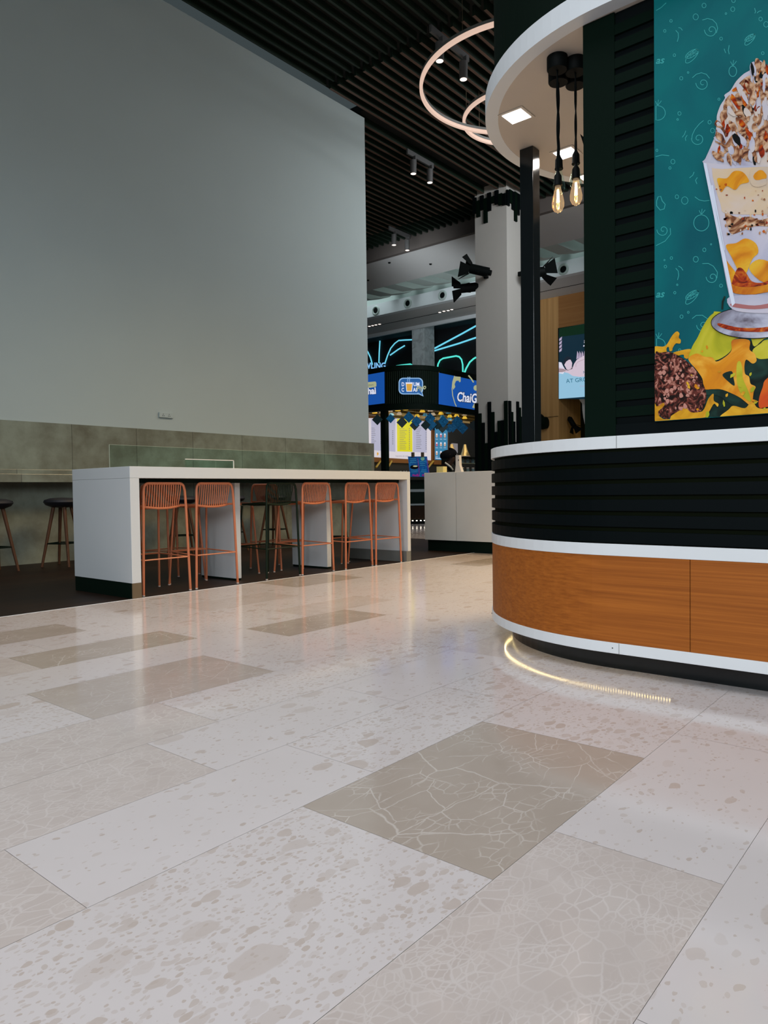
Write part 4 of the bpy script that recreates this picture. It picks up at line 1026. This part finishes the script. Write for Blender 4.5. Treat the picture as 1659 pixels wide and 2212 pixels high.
labs = ['black padded round stool at the wall counter, just left of the white bar end', 'black padded stool at the wall counter, seen through the left bay of the bar',
        'black padded stool at the wall counter, seen through the middle bay by the dark stool', 'black padded stool at the wall counter, seen right of the second coral stool pair', 'black padded stool at the wall counter, farthest seen under the bar']
for i, lab in enumerate(labs):
    o = copy_tree(rs); o['label'] = lab; o.location = (4.31+i*.86, 8.74, 0); o.rotation_euler.z = .35+.3*i

# ------------------------------------------------------------ near kiosk: rounded counter
KX, KR, KC, KYA = 3.25, 1.10, (4.35, 1.365), -2.4
def kp(off, y0=KYA, a1=PI*0.0, n=48):        # plan line from the straight front round the end
    P = [(KX+off, y0)]
    for i in range(n+1):
        a = PI+(a1-PI)*i/n; P.append((KC[0]+(KR-off)*math.cos(a), KC[1]+(KR-off)*math.sin(a)))
    P.append((KC[0]+KR-off, y0)); return P
def kseg(off, thick, z0, z1, ya=KYA, yb=None):
    mbx = MB()
    if yb is not None: mbx.box(KX+off, KX+off+thick, ya, yb, z0, z1)
    else: mbx.strip(kp(off, ya), kp(off+thick, ya), z0, z1)
    return mbx
kk = thing('rounded_kiosk_counter', 'large rounded kiosk counter with white bands, black louvres and teak panels', 'kiosk counter', (4.35, 0, 0))
def solid(off, z0, z1): return MB().prism(kp(off), z0, z1)
solid(.12, 0, .100).build('plinth', M_blackg, kk)
q = solid(.0, 1.051, 1.109); q.build('countertop', M_white, kk, .002)
solid(.022, .611, 1.050).build('core', M_gap, kk)
for k in range(6):
    z = .616+k*.0735; kseg(.003, .0185, z, z+.052, -2.4).build('louvre', M_black, kk)
kseg(.0, .03, .555, .610).build('middle_band', M_white, kk, .0015)
solid(.032, .101, .610).build('inner_core', M_black, kk)
ysp = .989
kseg(.004, .026, .1505, .5545, KYA, ysp-.0015).build('teak_panel', M_kwood, kk)
kseg(.004, .026, .1505, .5545, ysp+.0015).build('teak_panel', M_kwood, kk)
lb = kseg(-.002, .032, .100, .150).build('lower_band', M_white, kk, .0015)
q = MB(); q.box(KX-.0028, KX-.002, 1.303, 1.305, .1005, .1495); q.box(KX-.001, KX-.0002, 1.312, 1.314, 1.052, 1.108); q.build('seam', M_greytrim, kk)
q = MB(); q.lathe((KX-.0025, 1.335, .125), [(.0028, -.0006), (.0028, .0006)], 10, 'X'); 
a = PI-.98; q.lathe((KC[0]+(KR+.003)*math.cos(a), KC[1]+(KR+.003)*math.sin(a), .127), [(.0028, -.002), (.0028, .002)], 10, 'X'); q.build('screw', M_cable, kk)
q = MB()
for k in range(215):       # led strip under the lower band
    s = k*.0125
    if s < .22: x, y = KX+.09, 1.10+s*1.0+0
    y = 1.10+s
    if y < KC[1]: x = KX+.075
    else:
        a = PI-(y-KC[1])/(KR-.075); x = KC[0]+(KR-.075)*math.cos(a); y = KC[1]+(KR-.075)*math.sin(a)
    if a < PI*.22 if y > KC[1] else False: continue
    q.box(x-.0018, x+.0018, y-.0018, y+.0018, .094, .0985)
q.build('led_strip', M_ledwarm, kk)

# display tower with louvres and the dessert poster
TX = 3.32
tw = thing('display_tower', 'tall black louvred display wall standing on the rounded kiosk counter', 'display wall', (TX, 0, 1.109))
MB().box(TX+.012, TX+.25, -2.4, 1.495, 1.109, 3.065).build('core', M_black, tw)
MB().box(TX-.002, TX+.012, 1.344, 1.497, 1.109, 3.064).build('frame_strip', M_dgreen, tw)
for k in range(24):
    z = 1.20+k*.0765
    MB().box(TX-.002, TX+.012, 1.10, 1.343, z, z+.046).build('louvre', M_dgreen, tw)
MB().box(TX-.002, TX+.012, -2.4, 1.343, 1.109, 1.166).build('base_rail', M_black, tw)
PX = 3.300
po = thing('dessert_poster', 'big teal poster of a layered sundae over tropical fruit on the black display wall', 'poster', (PX, .2, 2.1))
M_teal = mottle('poster_teal', [(.0, .082, .105), (.0, .115, .13), (.0, .14, .145)], 1.2, .55)
MB().box(PX, TX-.003, -2.2, 1.155, 1.166, 3.03).build('board', M_teal, po)
def fp_(u, v, l):
    P = onx(u, v, PX-.0006*l); P.y = min(P.y, 1.154); P.z = min(max(P.z, 1.167), 3.029); return P
def pa(*P): return [(1400+x/4.61, y/4.61) for x, y in P]
def pb(*P): return [(1400+x/4.61, 460+y/4.61) for x, y in P]
q = MB()
D_ = mat('doodle_teal', (.01, .30, .30), .5); q.use(D_)
def spiral(cx, cy, r, turns, a0, tail=None, sgn=1):
    P = []
    n = 36
    for i in range(n+1):
        f = i/n; a = a0+sgn*turns*2*PI*f; rr = r*(.12+.88*f)
        P.append((cx+rr*math.cos(a), cy+rr*math.sin(a)))
    if tail: P += tail
    q.line(pa(*P), 1.5, fp_, 1)
def circ_(cx, cy, r, ry=None): q.line(pa(*arc(cx, cy, r, ry or r, 0, 2*PI, 16)), 1.3, fp_, 1)
for cx, cy, r in ((557, 55, 20), (843, 92, 20), (474, 168, 26), (228, 208, 12), (166, 308, 12), (727, 385, 13), (262, 550, 12), (1120, 190, 17), (1175, 243, 24), (1142, 530, 13), (398, 722, 8), (330, 780, 15), (705, 988, 10), (312, 1130, 16), (294, 1190, 8), (612, 1217, 16), (642, 1300, 20),
                (88, 1497, 10), (247, 1610, 20), (218, 1673, 11), (287, 1960, 17), (365, 1997, 32), (775, 135, 8), (850, 5, 18)): circ_(cx, cy, r, r*1.15)
for cx, cy, r in ((560, 368, 16), (475, 462, 25), (232, 450, 12), (172, 535, 12), (726, 725, 14), (266, 795, 11), (290, 716, 7), (400, 990, 9), (333, 1033, 15), (627, 313, 6), (163, 470, 6), (315, 1368, 12)): circ_(cx, cy+2120, r, r*1.15)
def swirl(cx, cy, s=1, dy=0):
    P = []
    for i in range(30):
        a = -.6+i/29*(-1)*0+ i/29*4.4*PI*.62; rr = (12+58*(i/29)**1.3)*s
        P.append((cx+rr*math.cos(a+1.5), cy+rr*math.sin(a+1.5)*1.05))
    q.line(pa(*[(x, y+dy) for x, y in P]), 1.5, fp_, 1)
for cx, cy in ((630, 300), (545, 830), (500, 1380)): swirl(cx, cy)
q.line(pa((540, 200), (590, 185), (640, 195), (680, 235), (692, 280), (680, 330)), 1.5, fp_, 1)
q.line(pa((440, 775), (480, 740), (530, 725), (580, 740), (612, 780)), 1.5, fp_, 1)
q.line(pa((552, 1200), (510, 1235), (465, 1290), (438, 1350), (435, 1390)), 1.5, fp_, 1)
for cx, cy in ((150, 170), (640, 640), (545, 1120)): swirl(cx, cy, .9, 2120)
q.line(pb((220, 150), (225, 210), (170, 280), (80, 325)), 1.5, fp_, 1)
q.line(pb((540, 505), (600, 503), (650, 530), (690, 590), (685, 650)), 1.5, fp_, 1)
q.line(pb((438, 1053), (480, 1020), (540, 1018), (600, 1060)), 1.5, fp_, 1)
for (cx, cy, dy) in ((437, 560, 0), (1015, 395, 0), (438, 840, 2120)):
    k_ = .8 if cx > 900 else 1
    q.line(pa(*[(cx+(x*.82-y*.4)*k_, cy+dy+(x*.4*-1+y*.9)*k_) for x, y in arc(0, 0, 72, 70, 0, 2*PI, 24)]), 1.4, fp_, 1)
    q.line(pa(*[(cx+(x*.9)*k_, cy+dy-24*k_+(y-x*.45)*k_) for x, y in arc(0, 0, 72, 34, 0, 2*PI, 24)]), 1.4, fp_, 1)
    for j in range(5):
        a = j*PI/5; q.line(pa((cx-58*math.cos(a)*k_, cy+dy-24*k_-(28*math.sin(a)-26*math.cos(a))*k_), (cx+58*math.cos(a)*k_, cy+dy-24*k_+(28*math.sin(a)-26*math.cos(a))*k_)), .9, fp_, 1)
for (cx, cy, rx, ry) in ((95, 1125, 76, 72), (843, 710, 38, 52), (530, 2220, 76, 80), (100, 3430, 70, 60)):
    P = [p for p in arc(cx, cy, rx, ry, -PI/2, PI*1.5, 28) if p[0] > 72]
    q.line(pa(*P), 1.5, fp_, 1); q.line(pa((cx, cy-ry), (cx-22, cy-ry-45)), 1.3, fp_, 1); q.line(pa((cx, cy-ry), (cx+8, cy-ry-60)), 1.3, fp_, 1); q.line(pa((cx, cy-ry), (cx+38, cy-ry-50)), 1.3, fp_, 1)
for P in (((275, 302), (300, 330), (303, 370), (290, 415)), ((302, 275), (325, 280), (342, 303)), ((757, 485), (772, 528)), ((808, 450), (798, 500), (808, 540)), ((1060, 80), (1070, 115), (1063, 133)), ((1085, 130), (1105, 112), (1128, 108)),
          ((375, 1302), (362, 1340), (340, 1368)), ((390, 1345), (370, 1375), (375, 1402)), ((75, 1560), (140, 1543), (210, 1552)), ((412, 1772), (445, 1745), (458, 1712)), ((490, 1768), (472, 1795), (486, 1832)), ((465, 1960), (510, 1992), (560, 2002), (612, 1995)),
          ((275, 2670), (300, 2700), (305, 2745), (292, 2788)), ((302, 2650), (330, 2665), (347, 2693)), ((80, 105), (130, 75), (180, 28))): q.line(pa(*P), 1.5, fp_, 1)
q.line(pa((85, 2000), (100, 1960), (125, 1955), (140, 2000), (170, 2035), (160, 2080), (120, 2092), (85, 2050), (85, 2000)), 1.8, fp_, 1)
q.text('as', fp_, 1400+75/4.61, 636/4.61, 22, 1, bold=.4, rot=.08, shear=.35); q.text('as', fp_, 1400+75/4.61, 460+842/4.61, 22, 1, bold=.4, rot=.05, shear=.35)
# fruit splash
M_or = mottle('juice_orange', [(.42, .17, .01), (.62, .30, .015), (.75, .42, .03)], 7, .35)
M_or2 = mottle('juice_amber', [(.50, .13, .01), (.66, .24, .01), (.80, .42, .05)], 5, .35)
M_gy = mottle('mango_green', [(.24, .27, .01), (.46, .42, .02), (.60, .52, .05)], 3, .4)
M_pine = mottle('pineapple_skin', [(.006, .004, .003), (.02, .006, .004), (.16, .035, .025), (.50, .22, .16)], 26, .45, dist=2.5)
M_dkg = mottle('leaf_dark', [(.003, .008, .006), (.006, .02, .015), (.01, .04, .03)], 9, .5)
M_red = mottle('papaya_red', [(.55, .04, .01), (.65, .12, .01)], 4, .4)
q.use(M_dkg).spoly(pb((560, 1400), (1500, 1300), (1500, 2000), (500, 2040)), fp_, 2)
q.use(M_gy).spoly(pb((405, 1450), (415, 1390), (450, 1310), (490, 1245), (540, 1140), (600, 1045), (650, 1000), (700, 983), (1100, 1050), (1500, 1200), (1500, 1300), (1200, 1240), (1060, 1330), (1010, 1240), (840, 1265), (825, 1370), (700, 1460), (560, 1480)), fp_, 3)
q.spoly(pb((1040, 1370), (1120, 1300), (1194, 1260), (1500, 1250), (1500, 1400), (1194, 1450), (1085, 1445)), fp_, 4)
q.use(M_or).spoly(pb((68, 1330), (170, 1325), (240, 1220), (285, 1180), (312, 1200), (305, 1240), (325, 1265), (318, 1300), (275, 1300), (245, 1345), (240, 1370), (215, 1375), (205, 1335), (185, 1345), (190, 1385), (245, 1385), (68, 1400)), fp_, 4)
q.spoly(pb((240, 1400), (300, 1375), (420, 1355), (410, 1400), (395, 1450), (360, 1440), (350, 1410), (270, 1425)), fp_, 4)
q.use(M_or2).spoly(pb((400, 1455), (480, 1400), (560, 1430), (640, 1440), (680, 1480), (760, 1440), (830, 1370), (840, 1265), (1005, 1265), (1010, 1360), (1060, 1400), (1080, 1470), (1040, 1500), (980, 1460), (960, 1510), (965, 1600), (1005, 1630), (1020, 1700), (1070, 1730), (1050, 1790), (1030, 1920), (980, 1890), (900, 1830), (740, 1760), (640, 1755), (560, 1750), (540, 1650), (480, 1560)), fp_, 5)
q.use(M_dkg).spoly(pb((740, 1610), (830, 1575), (850, 1640), (860, 1720), (800, 1680)), fp_, 6)
q.use(M_gy).spoly(pb((885, 1500), (920, 1480), (940, 1560), (945, 1650), (1000, 1780), (1025, 1880), (960, 1840), (905, 1760), (880, 1640)), fp_, 6)
q.use(MATS['leaf_dark']).spoly(pb((560, 1760), (700, 1775), (850, 1840), (960, 1880), (1010, 1940), (960, 1950), (820, 1900), (700, 1820), (560, 1810)), fp_, 7)
q.use(M_or).spoly(pb((68, 1890), (110, 1870), (120, 1830), (135, 1840), (140, 1880), (175, 1890), (160, 1930), (100, 1980), (130, 2040), (210, 2060), (240, 2000), (330, 1960), (370, 1935), (430, 1965), (540, 1975), (600, 1850), (650, 1800), (655, 1870), (700, 1900), (690, 1930), (655, 1900), (600, 1990), (540, 2045), (68, 2090)), fp_, 8)
q.spoly(pb((720, 2040), (800, 1960), (850, 1920), (960, 1945), (1010, 1900), (1050, 1885), (1090, 1940), (1200, 1945), (1500, 1900), (1500, 2000), (1000, 2030)), fp_, 8)
q.use(M_pine).spoly([p_ for p_ in pb((68, 1420), (120, 1392), (210, 1385), (300, 1420), (390, 1480), (460, 1550), (520, 1640), (570, 1760), (580, 1830), (560, 1910), (520, 1975), (430, 1985), (370, 1940), (300, 1975), (230, 2020), (200, 2050), (140, 2035), (100, 1985), (160, 1920), (150, 1890), (68, 1895))], fp_, 9)
q.use(mat('fruit_highlight', (.48, .20, .15), .5))
rr = random.Random(5)
for i in range(48):
    a = rr.uniform(0, 2*PI); f = math.sqrt(rr.random()); cx, cy = 300+230*f*math.cos(a), 1700+270*f*math.sin(a)
    if cx < 85 or cx+cy*.5 > 1390: continue
    s_ = rr.uniform(12, 30); t0 = rr.uniform(0, 3); q.spoly(pb(*[(cx+s_*math.cos(t0+k*2*PI/5)*rr.uniform(.3, 1), cy+s_*1.1*math.sin(t0+k*2*PI/5)*rr.uniform(.4, 1)) for k in range(5)]), fp_, 10)
q.use(M_red).spoly(pb((1110, 1940), (1105, 1850), (1140, 1740), (1194, 1640), (1500, 1500), (1500, 1900), (1194, 1930)), fp_, 9)
# the sundae
M_cream = mottle('whipped_cream', [(.36, .34, .45), (.50, .48, .56), (.60, .50, .44)], 5, .45)
M_crumb = mottle('wafer_crumb', [(.05, .015, .012), (.22, .075, .03), (.52, .30, .17), (.62, .45, .33)], 16, .5, dist=2.5)
M_syr = mottle('syrup_red', [(.05, .006, .004), (.35, .03, .005), (.62, .17, .01)], 14, .3, dist=2.5)
M_gl = mottle('glass_body', [(.36, .37, .50), (.52, .49, .58), (.60, .52, .50)], 2.5, .35)
M_bei = mottle('ice_cream', [(.48, .40, .36), (.62, .46, .30), (.60, .50, .48)], 3, .5)
M_mango = mottle('mango_sauce', [(.45, .10, .005), (.66, .26, .01), (.72, .42, .03)], 6, .4)
M_silver = mottle('glass_foot', [(.12, .10, .13), (.40, .40, .50), (.60, .60, .70)], 5, .25)
q.use(M_cream).spoly([(1521, 352), (1524, 342), (1536, 315), (1545, 290), (1548, 262), (1549, 248), (1556, 228), (1566, 212), (1565, 205), (1578, 195), (1590, 176), (1606, 160), (1622, 150), (1630, 136), (1644, 131), (1652, 146), (1680, 170), (1705, 215), (1722, 270), (1732, 330), (1738, 352), (1660, 362), (1580, 362)], fp_, 11)
q.use(M_gl).poly([(1519, 351), (1580, 357), (1660, 360), (1740, 350), (1730, 430), (1710, 540), (1690, 620), (1675, 665), (1580, 662), (1570, 615), (1556, 540), (1543, 460), (1530, 400)], fp_, 12)
q.use(M_bei).spoly([(1538, 368), (1560, 365), (1720, 365), (1712, 440), (1700, 460), (1575, 462), (1556, 440)], fp_, 13)
q.use(M_crumb).spoly([(1566, 455), (1580, 465), (1600, 470), (1620, 468), (1645, 475), (1680, 462), (1700, 465), (1695, 490), (1640, 488), (1620, 492), (1600, 500), (1580, 505), (1570, 485)], fp_, 14)
for P in ([(1550, 385), (1570, 385), (1585, 370), (1605, 372), (1618, 392), (1600, 398), (1588, 410), (1570, 402), (1558, 415), (1552, 400)], [(1568, 530), (1590, 525), (1610, 515), (1632, 525), (1638, 545), (1625, 560), (1612, 590), (1600, 600), (1592, 580), (1580, 555)],
          [(1562, 555), (1575, 570), (1590, 590), (1592, 602), (1580, 612), (1572, 600)]): q.use(M_mango).spoly(P, fp_, 15)
q.use(M_mango).spoly([(1618, 580), (1640, 560), (1680, 570), (1700, 560), (1690, 600), (1650, 610)], fp_, 15)
q.use(M_syr).spoly([(1590, 585), (1600, 578), (1612, 590), (1625, 608), (1650, 610), (1685, 596), (1680, 622), (1630, 636), (1595, 634), (1580, 620)], fp_, 16)
q.use(M_mango).spoly([(1572, 608), (1590, 618), (1620, 620), (1655, 615), (1684, 605), (1680, 625), (1630, 635), (1595, 635), (1580, 628)], fp_, 17)
q.use(M_silver).poly(arc(1626, 697, 90, 34, 0, 2*PI*39/40, 39), fp_, 13); q.use(M_cable).line(arc(1626, 697, 90, 34, 0, 2*PI, 40), 1.3, fp_, 14)
q.use(M_syr).spoly([(1553, 698), (1600, 708), (1659, 706), (1705, 692), (1704, 700), (1659, 716), (1590, 715), (1556, 706)], fp_, 15)
q.use(M_gl).spoly([(1578, 640), (1678, 640), (1676, 672), (1630, 676), (1582, 668)], fp_, 18)
q.use(mat('glass_pink', (.35, .10, .10), .3)).spoly([(1582, 655), (1630, 660), (1677, 653), (1676, 662), (1630, 668), (1584, 663)], fp_, 19)
rr = random.Random(9)
def chunk(cx, cy, w_, h_, ang, mt, l):
    n = 11; P = []
    for k in range(n):
        a = 2*PI*k/n; r_ = rr.uniform(.72, 1.05); x, y = w_*r_*math.cos(a), h_*r_*math.sin(a)
        P.append((cx+x*math.cos(ang)-y*math.sin(ang), cy+x*math.sin(ang)+y*math.cos(ang)))
    q.use(mt).spoly(P, fp_, l)
for c_ in ((1636, 150, 9, 17, .6), (1605, 182, 10, 24, .75), (1572, 222, 8, 22, .3), (1563, 250, 9, 20, .2), (1602, 240, 13, 32, .05), (1575, 312, 8, 26, .5), (1610, 305, 11, 34, .1), (1640, 175, 12, 25, -.2), (1665, 210, 12, 40, -.3), (1690, 260, 12, 45, -.3), (1650, 290, 12, 30, .2), (1625, 335, 9, 12, 0)):
    chunk(*c_[:4], c_[4], M_crumb, 12)
for c_ in ((1558, 285, 5, 28, .25), (1628, 210, 5, 30, -.1), (1636, 250, 8, 22, .1), (1572, 280, 6, 15, .2), (1600, 222, 5, 18, .1), (1637, 300, 12, 22, .0), (1645, 160, 6, 14, 0), (1553, 325, 3, 14, .1), (1590, 192, 4, 12, .9), (1665, 240, 8, 20, .2)):
    chunk(*c_[:4], c_[4], M_syr, 13)
r5 = random.Random(21)
for k in range(190):
    v = r5.uniform(138, 345); half = 8+(v-130)*.46 if v < 260 else 84
    u = 1641-(v-135)*.05+r5.uniform(-1, 1)*half
    if u < 1526+max(0, (345-v))*.13+6: continue
    mt_ = r5.choice([M_crumb, M_crumb, M_crumb, M_crumb, M_syr, M_cream, M_cream, M_cable])
    chunk(u, v, r5.uniform(3.5, 8), r5.uniform(8, 20), (u-1641)*.008+r5.uniform(-.25, .25), mt_, 13+k*.03)
chunk(1637, 385, 22, 22, 0, M_bei, 16); chunk(1642, 378, 15, 13, 0, M_mango, 17)

for P in ([(1519, 351), (1526, 353), (1588, 655), (1581, 662)], [(1536, 400), (1540, 400), (1566, 540), (1563, 542)]): q.use(mat('glass_rim_light', (.62, .66, .78), .3)).poly(P, fp_, 20)
r6 = random.Random(4)
for k in range(60):
    u, v = r6.uniform(1565, 1700), r6.uniform(452, 506)
    chunk(u, v-(u-1620)*.1, r6.uniform(1.5, 4), r6.uniform(1.5, 4), 0, r6.choice([M_crumb, M_cable, M_bei, M_syr]), 16)
for k in range(14): chunk(r6.uniform(1545, 1690), r6.uniform(395, 450), r6.uniform(1, 3), r6.uniform(1, 3), 0, r6.choice([M_crumb, M_syr]), 16)
for k in range(16):
    chunk(r6.uniform(1480, 1655), r6.uniform(800, 900), r6.uniform(2, 5), r6.uniform(2, 9), r6.uniform(0, 3), r6.choice([M_or, M_mango, M_gy]), 10)
q.use(M_dkg); q.line([(1566, 640), (1561, 652), (1560, 668)], 4, fp_, 10)
for P in (pb((575, 1325), (590, 1320), (598, 1345), (583, 1358)), pb((530, 1375), (545, 1368), (548, 1380), (535, 1388))): q.use(M_mango).spoly(P, fp_, 5)
q.build('printed_picture', None, po)

# canopy
ca = thing('kiosk_canopy', 'round-ended white canopy with dark green upper drum over the near kiosk', 'canopy', (4.35, 0, 3.07))
def cp(R_, y0=-3.0, n=64):
    P = [(KC[0]-R_, y0)]
    for i in range(n+1):
        a = PI-PI*i/n; P.append((KC[0]+R_*math.cos(a), KC[1]+R_*math.sin(a)))
    P.append((KC[0]+R_, y0)); return P
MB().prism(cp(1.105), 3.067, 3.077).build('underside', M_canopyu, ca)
MB().strip(cp(1.115), cp(1.04), 3.066, 3.172).build('fascia', M_canopy, ca)
MB().prism(cp(1.035), 3.12, 3.17).build('deck', M_canopy, ca)
MB().strip(cp(1.06), cp(1.02), 3.1725, 4.6).build('drum', M_dgreen, ca)
plab = ['square recessed panel light in the canopy underside, nearest the rim', 'square recessed panel light in the canopy underside, behind the hanging bulbs', 'square recessed panel light in the canopy, cut by the black display wall']
for i, (x, y) in enumerate(((3.845, 2.15), (4.478, 2.14), (4.93, 2.17))):
    t = thing('panel_light', plab[i], 'ceiling light', (x, y, 3.066), 'square panel lights in the canopy')
    d = Vector((1, .0, 0)); hs = .062
    MB().box(x-hs-.018, x+hs+.018, y-hs-.018, y+hs+.018, 3.0625, 3.0665).build('frame', M_canopyu, t)
    MB().box(x-hs, x+hs, y-hs, y+hs, 3.060, 3.0622).build('diffuser', M_led, t, .0005)
    l = bpy.data.lights.new('panel_lamp', 'AREA'); l.size = .12; l.energy = 2.6; l.color = (1, .92, .84); l.spread = math.radians(170)
    lo = bpy.data.objects.new('panel_lamp', l); COL.objects.link(lo); lo.location = (x, y, 3.058)
# post
tag(MB().box(4.24, 4.33, 2.256, 2.35, 1.11, 3.066).build('canopy_post', M_blackg, None, .002), 'glossy black square post rising from the kiosk counter to the canopy', 'post')
# bulb pendants
def pendant(x, y, zs, lab, lit):
    t = thing('bulb_pendant', lab, 'pendant light', (x, y, zs), 'filament bulb pendants')
    MB().lathe((x, y, 3.0), [(.048, 0), (.052, .006), (.052, .066)], 28).build('ceiling_rose', M_cable, t)
    q = MB(); n = 26
    for ph_ in (0, PI):
        q.tube([(x+.0035*math.cos(i*.35+ph_), y+.0035*math.sin(i*.35+ph_), 3.0-(3.0-zs)*i/n) for i in range(n+1)], .0038, 6)
    q.build('cord', M_cable, t)
    q = MB().lathe((x, y, zs-.068), [(.021, 0), (.0225, .004), (.0205, .008), (.019, .05), (.010, .066), (.006, .078)], 20); q.build('socket', M_cable, t)
    g = MB().lathe((x, y, zs-.068), [(.014, .0), (.016, -.015), (.026, -.055), (.0315, -.085), (.030, -.105), (.020, -.125), (.006, -.133), (.0, -.136)], 24, 'Z', False).build('glass_bulb', M_bulbg if lit else M_glass, t)
    q = MB()
    for k in range(4):
        a = k*PI/2; q.tube([(x+.004*math.cos(a), y+.004*math.sin(a), zs-.085), (x+.007*math.cos(a), y+.007*math.sin(a), zs-.15)], .0016, 5)
    q.build('filament', emit('filament', (1.0, .76, .42), 26.0) if lit else M_wire, g)
    q = MB().lathe((x, y, zs-.158), [(.003, 0), (.005, .06), (.003, .08)], 8); q.build('stem', M_gedge, g)
    if lit:
        l = bpy.data.lights.new('bulb', 'POINT'); l.energy = .9; l.color = (1, .68, .35); l.shadow_soft_size = .01
        lo = bpy.data.objects.new('bulb', l); COL.objects.link(lo); lo.location = (x, y, zs-.15)
pendant(3.471, 1.705, 2.485, 'lit filament bulb pendant, lowest hanging one in front', True)
pendant(3.581, 1.753, 2.62, 'unlit clear bulb pendant half hidden behind the lowest lit bulb', False)
pendant(3.552, 1.644, 2.53, 'lit filament bulb pendant nearest the black display wall', True)
pendant(3.668, 1.698, 2.66, 'clear bulb pendant hidden behind the lit bulb by the display wall', False)
q = MB(); P = [onx(1253, 289, 3.8), onx(1263, 298, 3.8), onx(1275, 300, 3.8), onx(1275, 330, 3.8), onx(1263, 321, 3.8)]
q.add([p_ for p_ in P]+[p_+Vector((.02, 0, 0)) for p_ in P], [(0,1,2,3,4), (9,8,7,6,5)]+[(i, i+5, (i+1) % 5+5, (i+1) % 5) for i in range(5)])
q.build('bracket_fin', M_cable, tw)
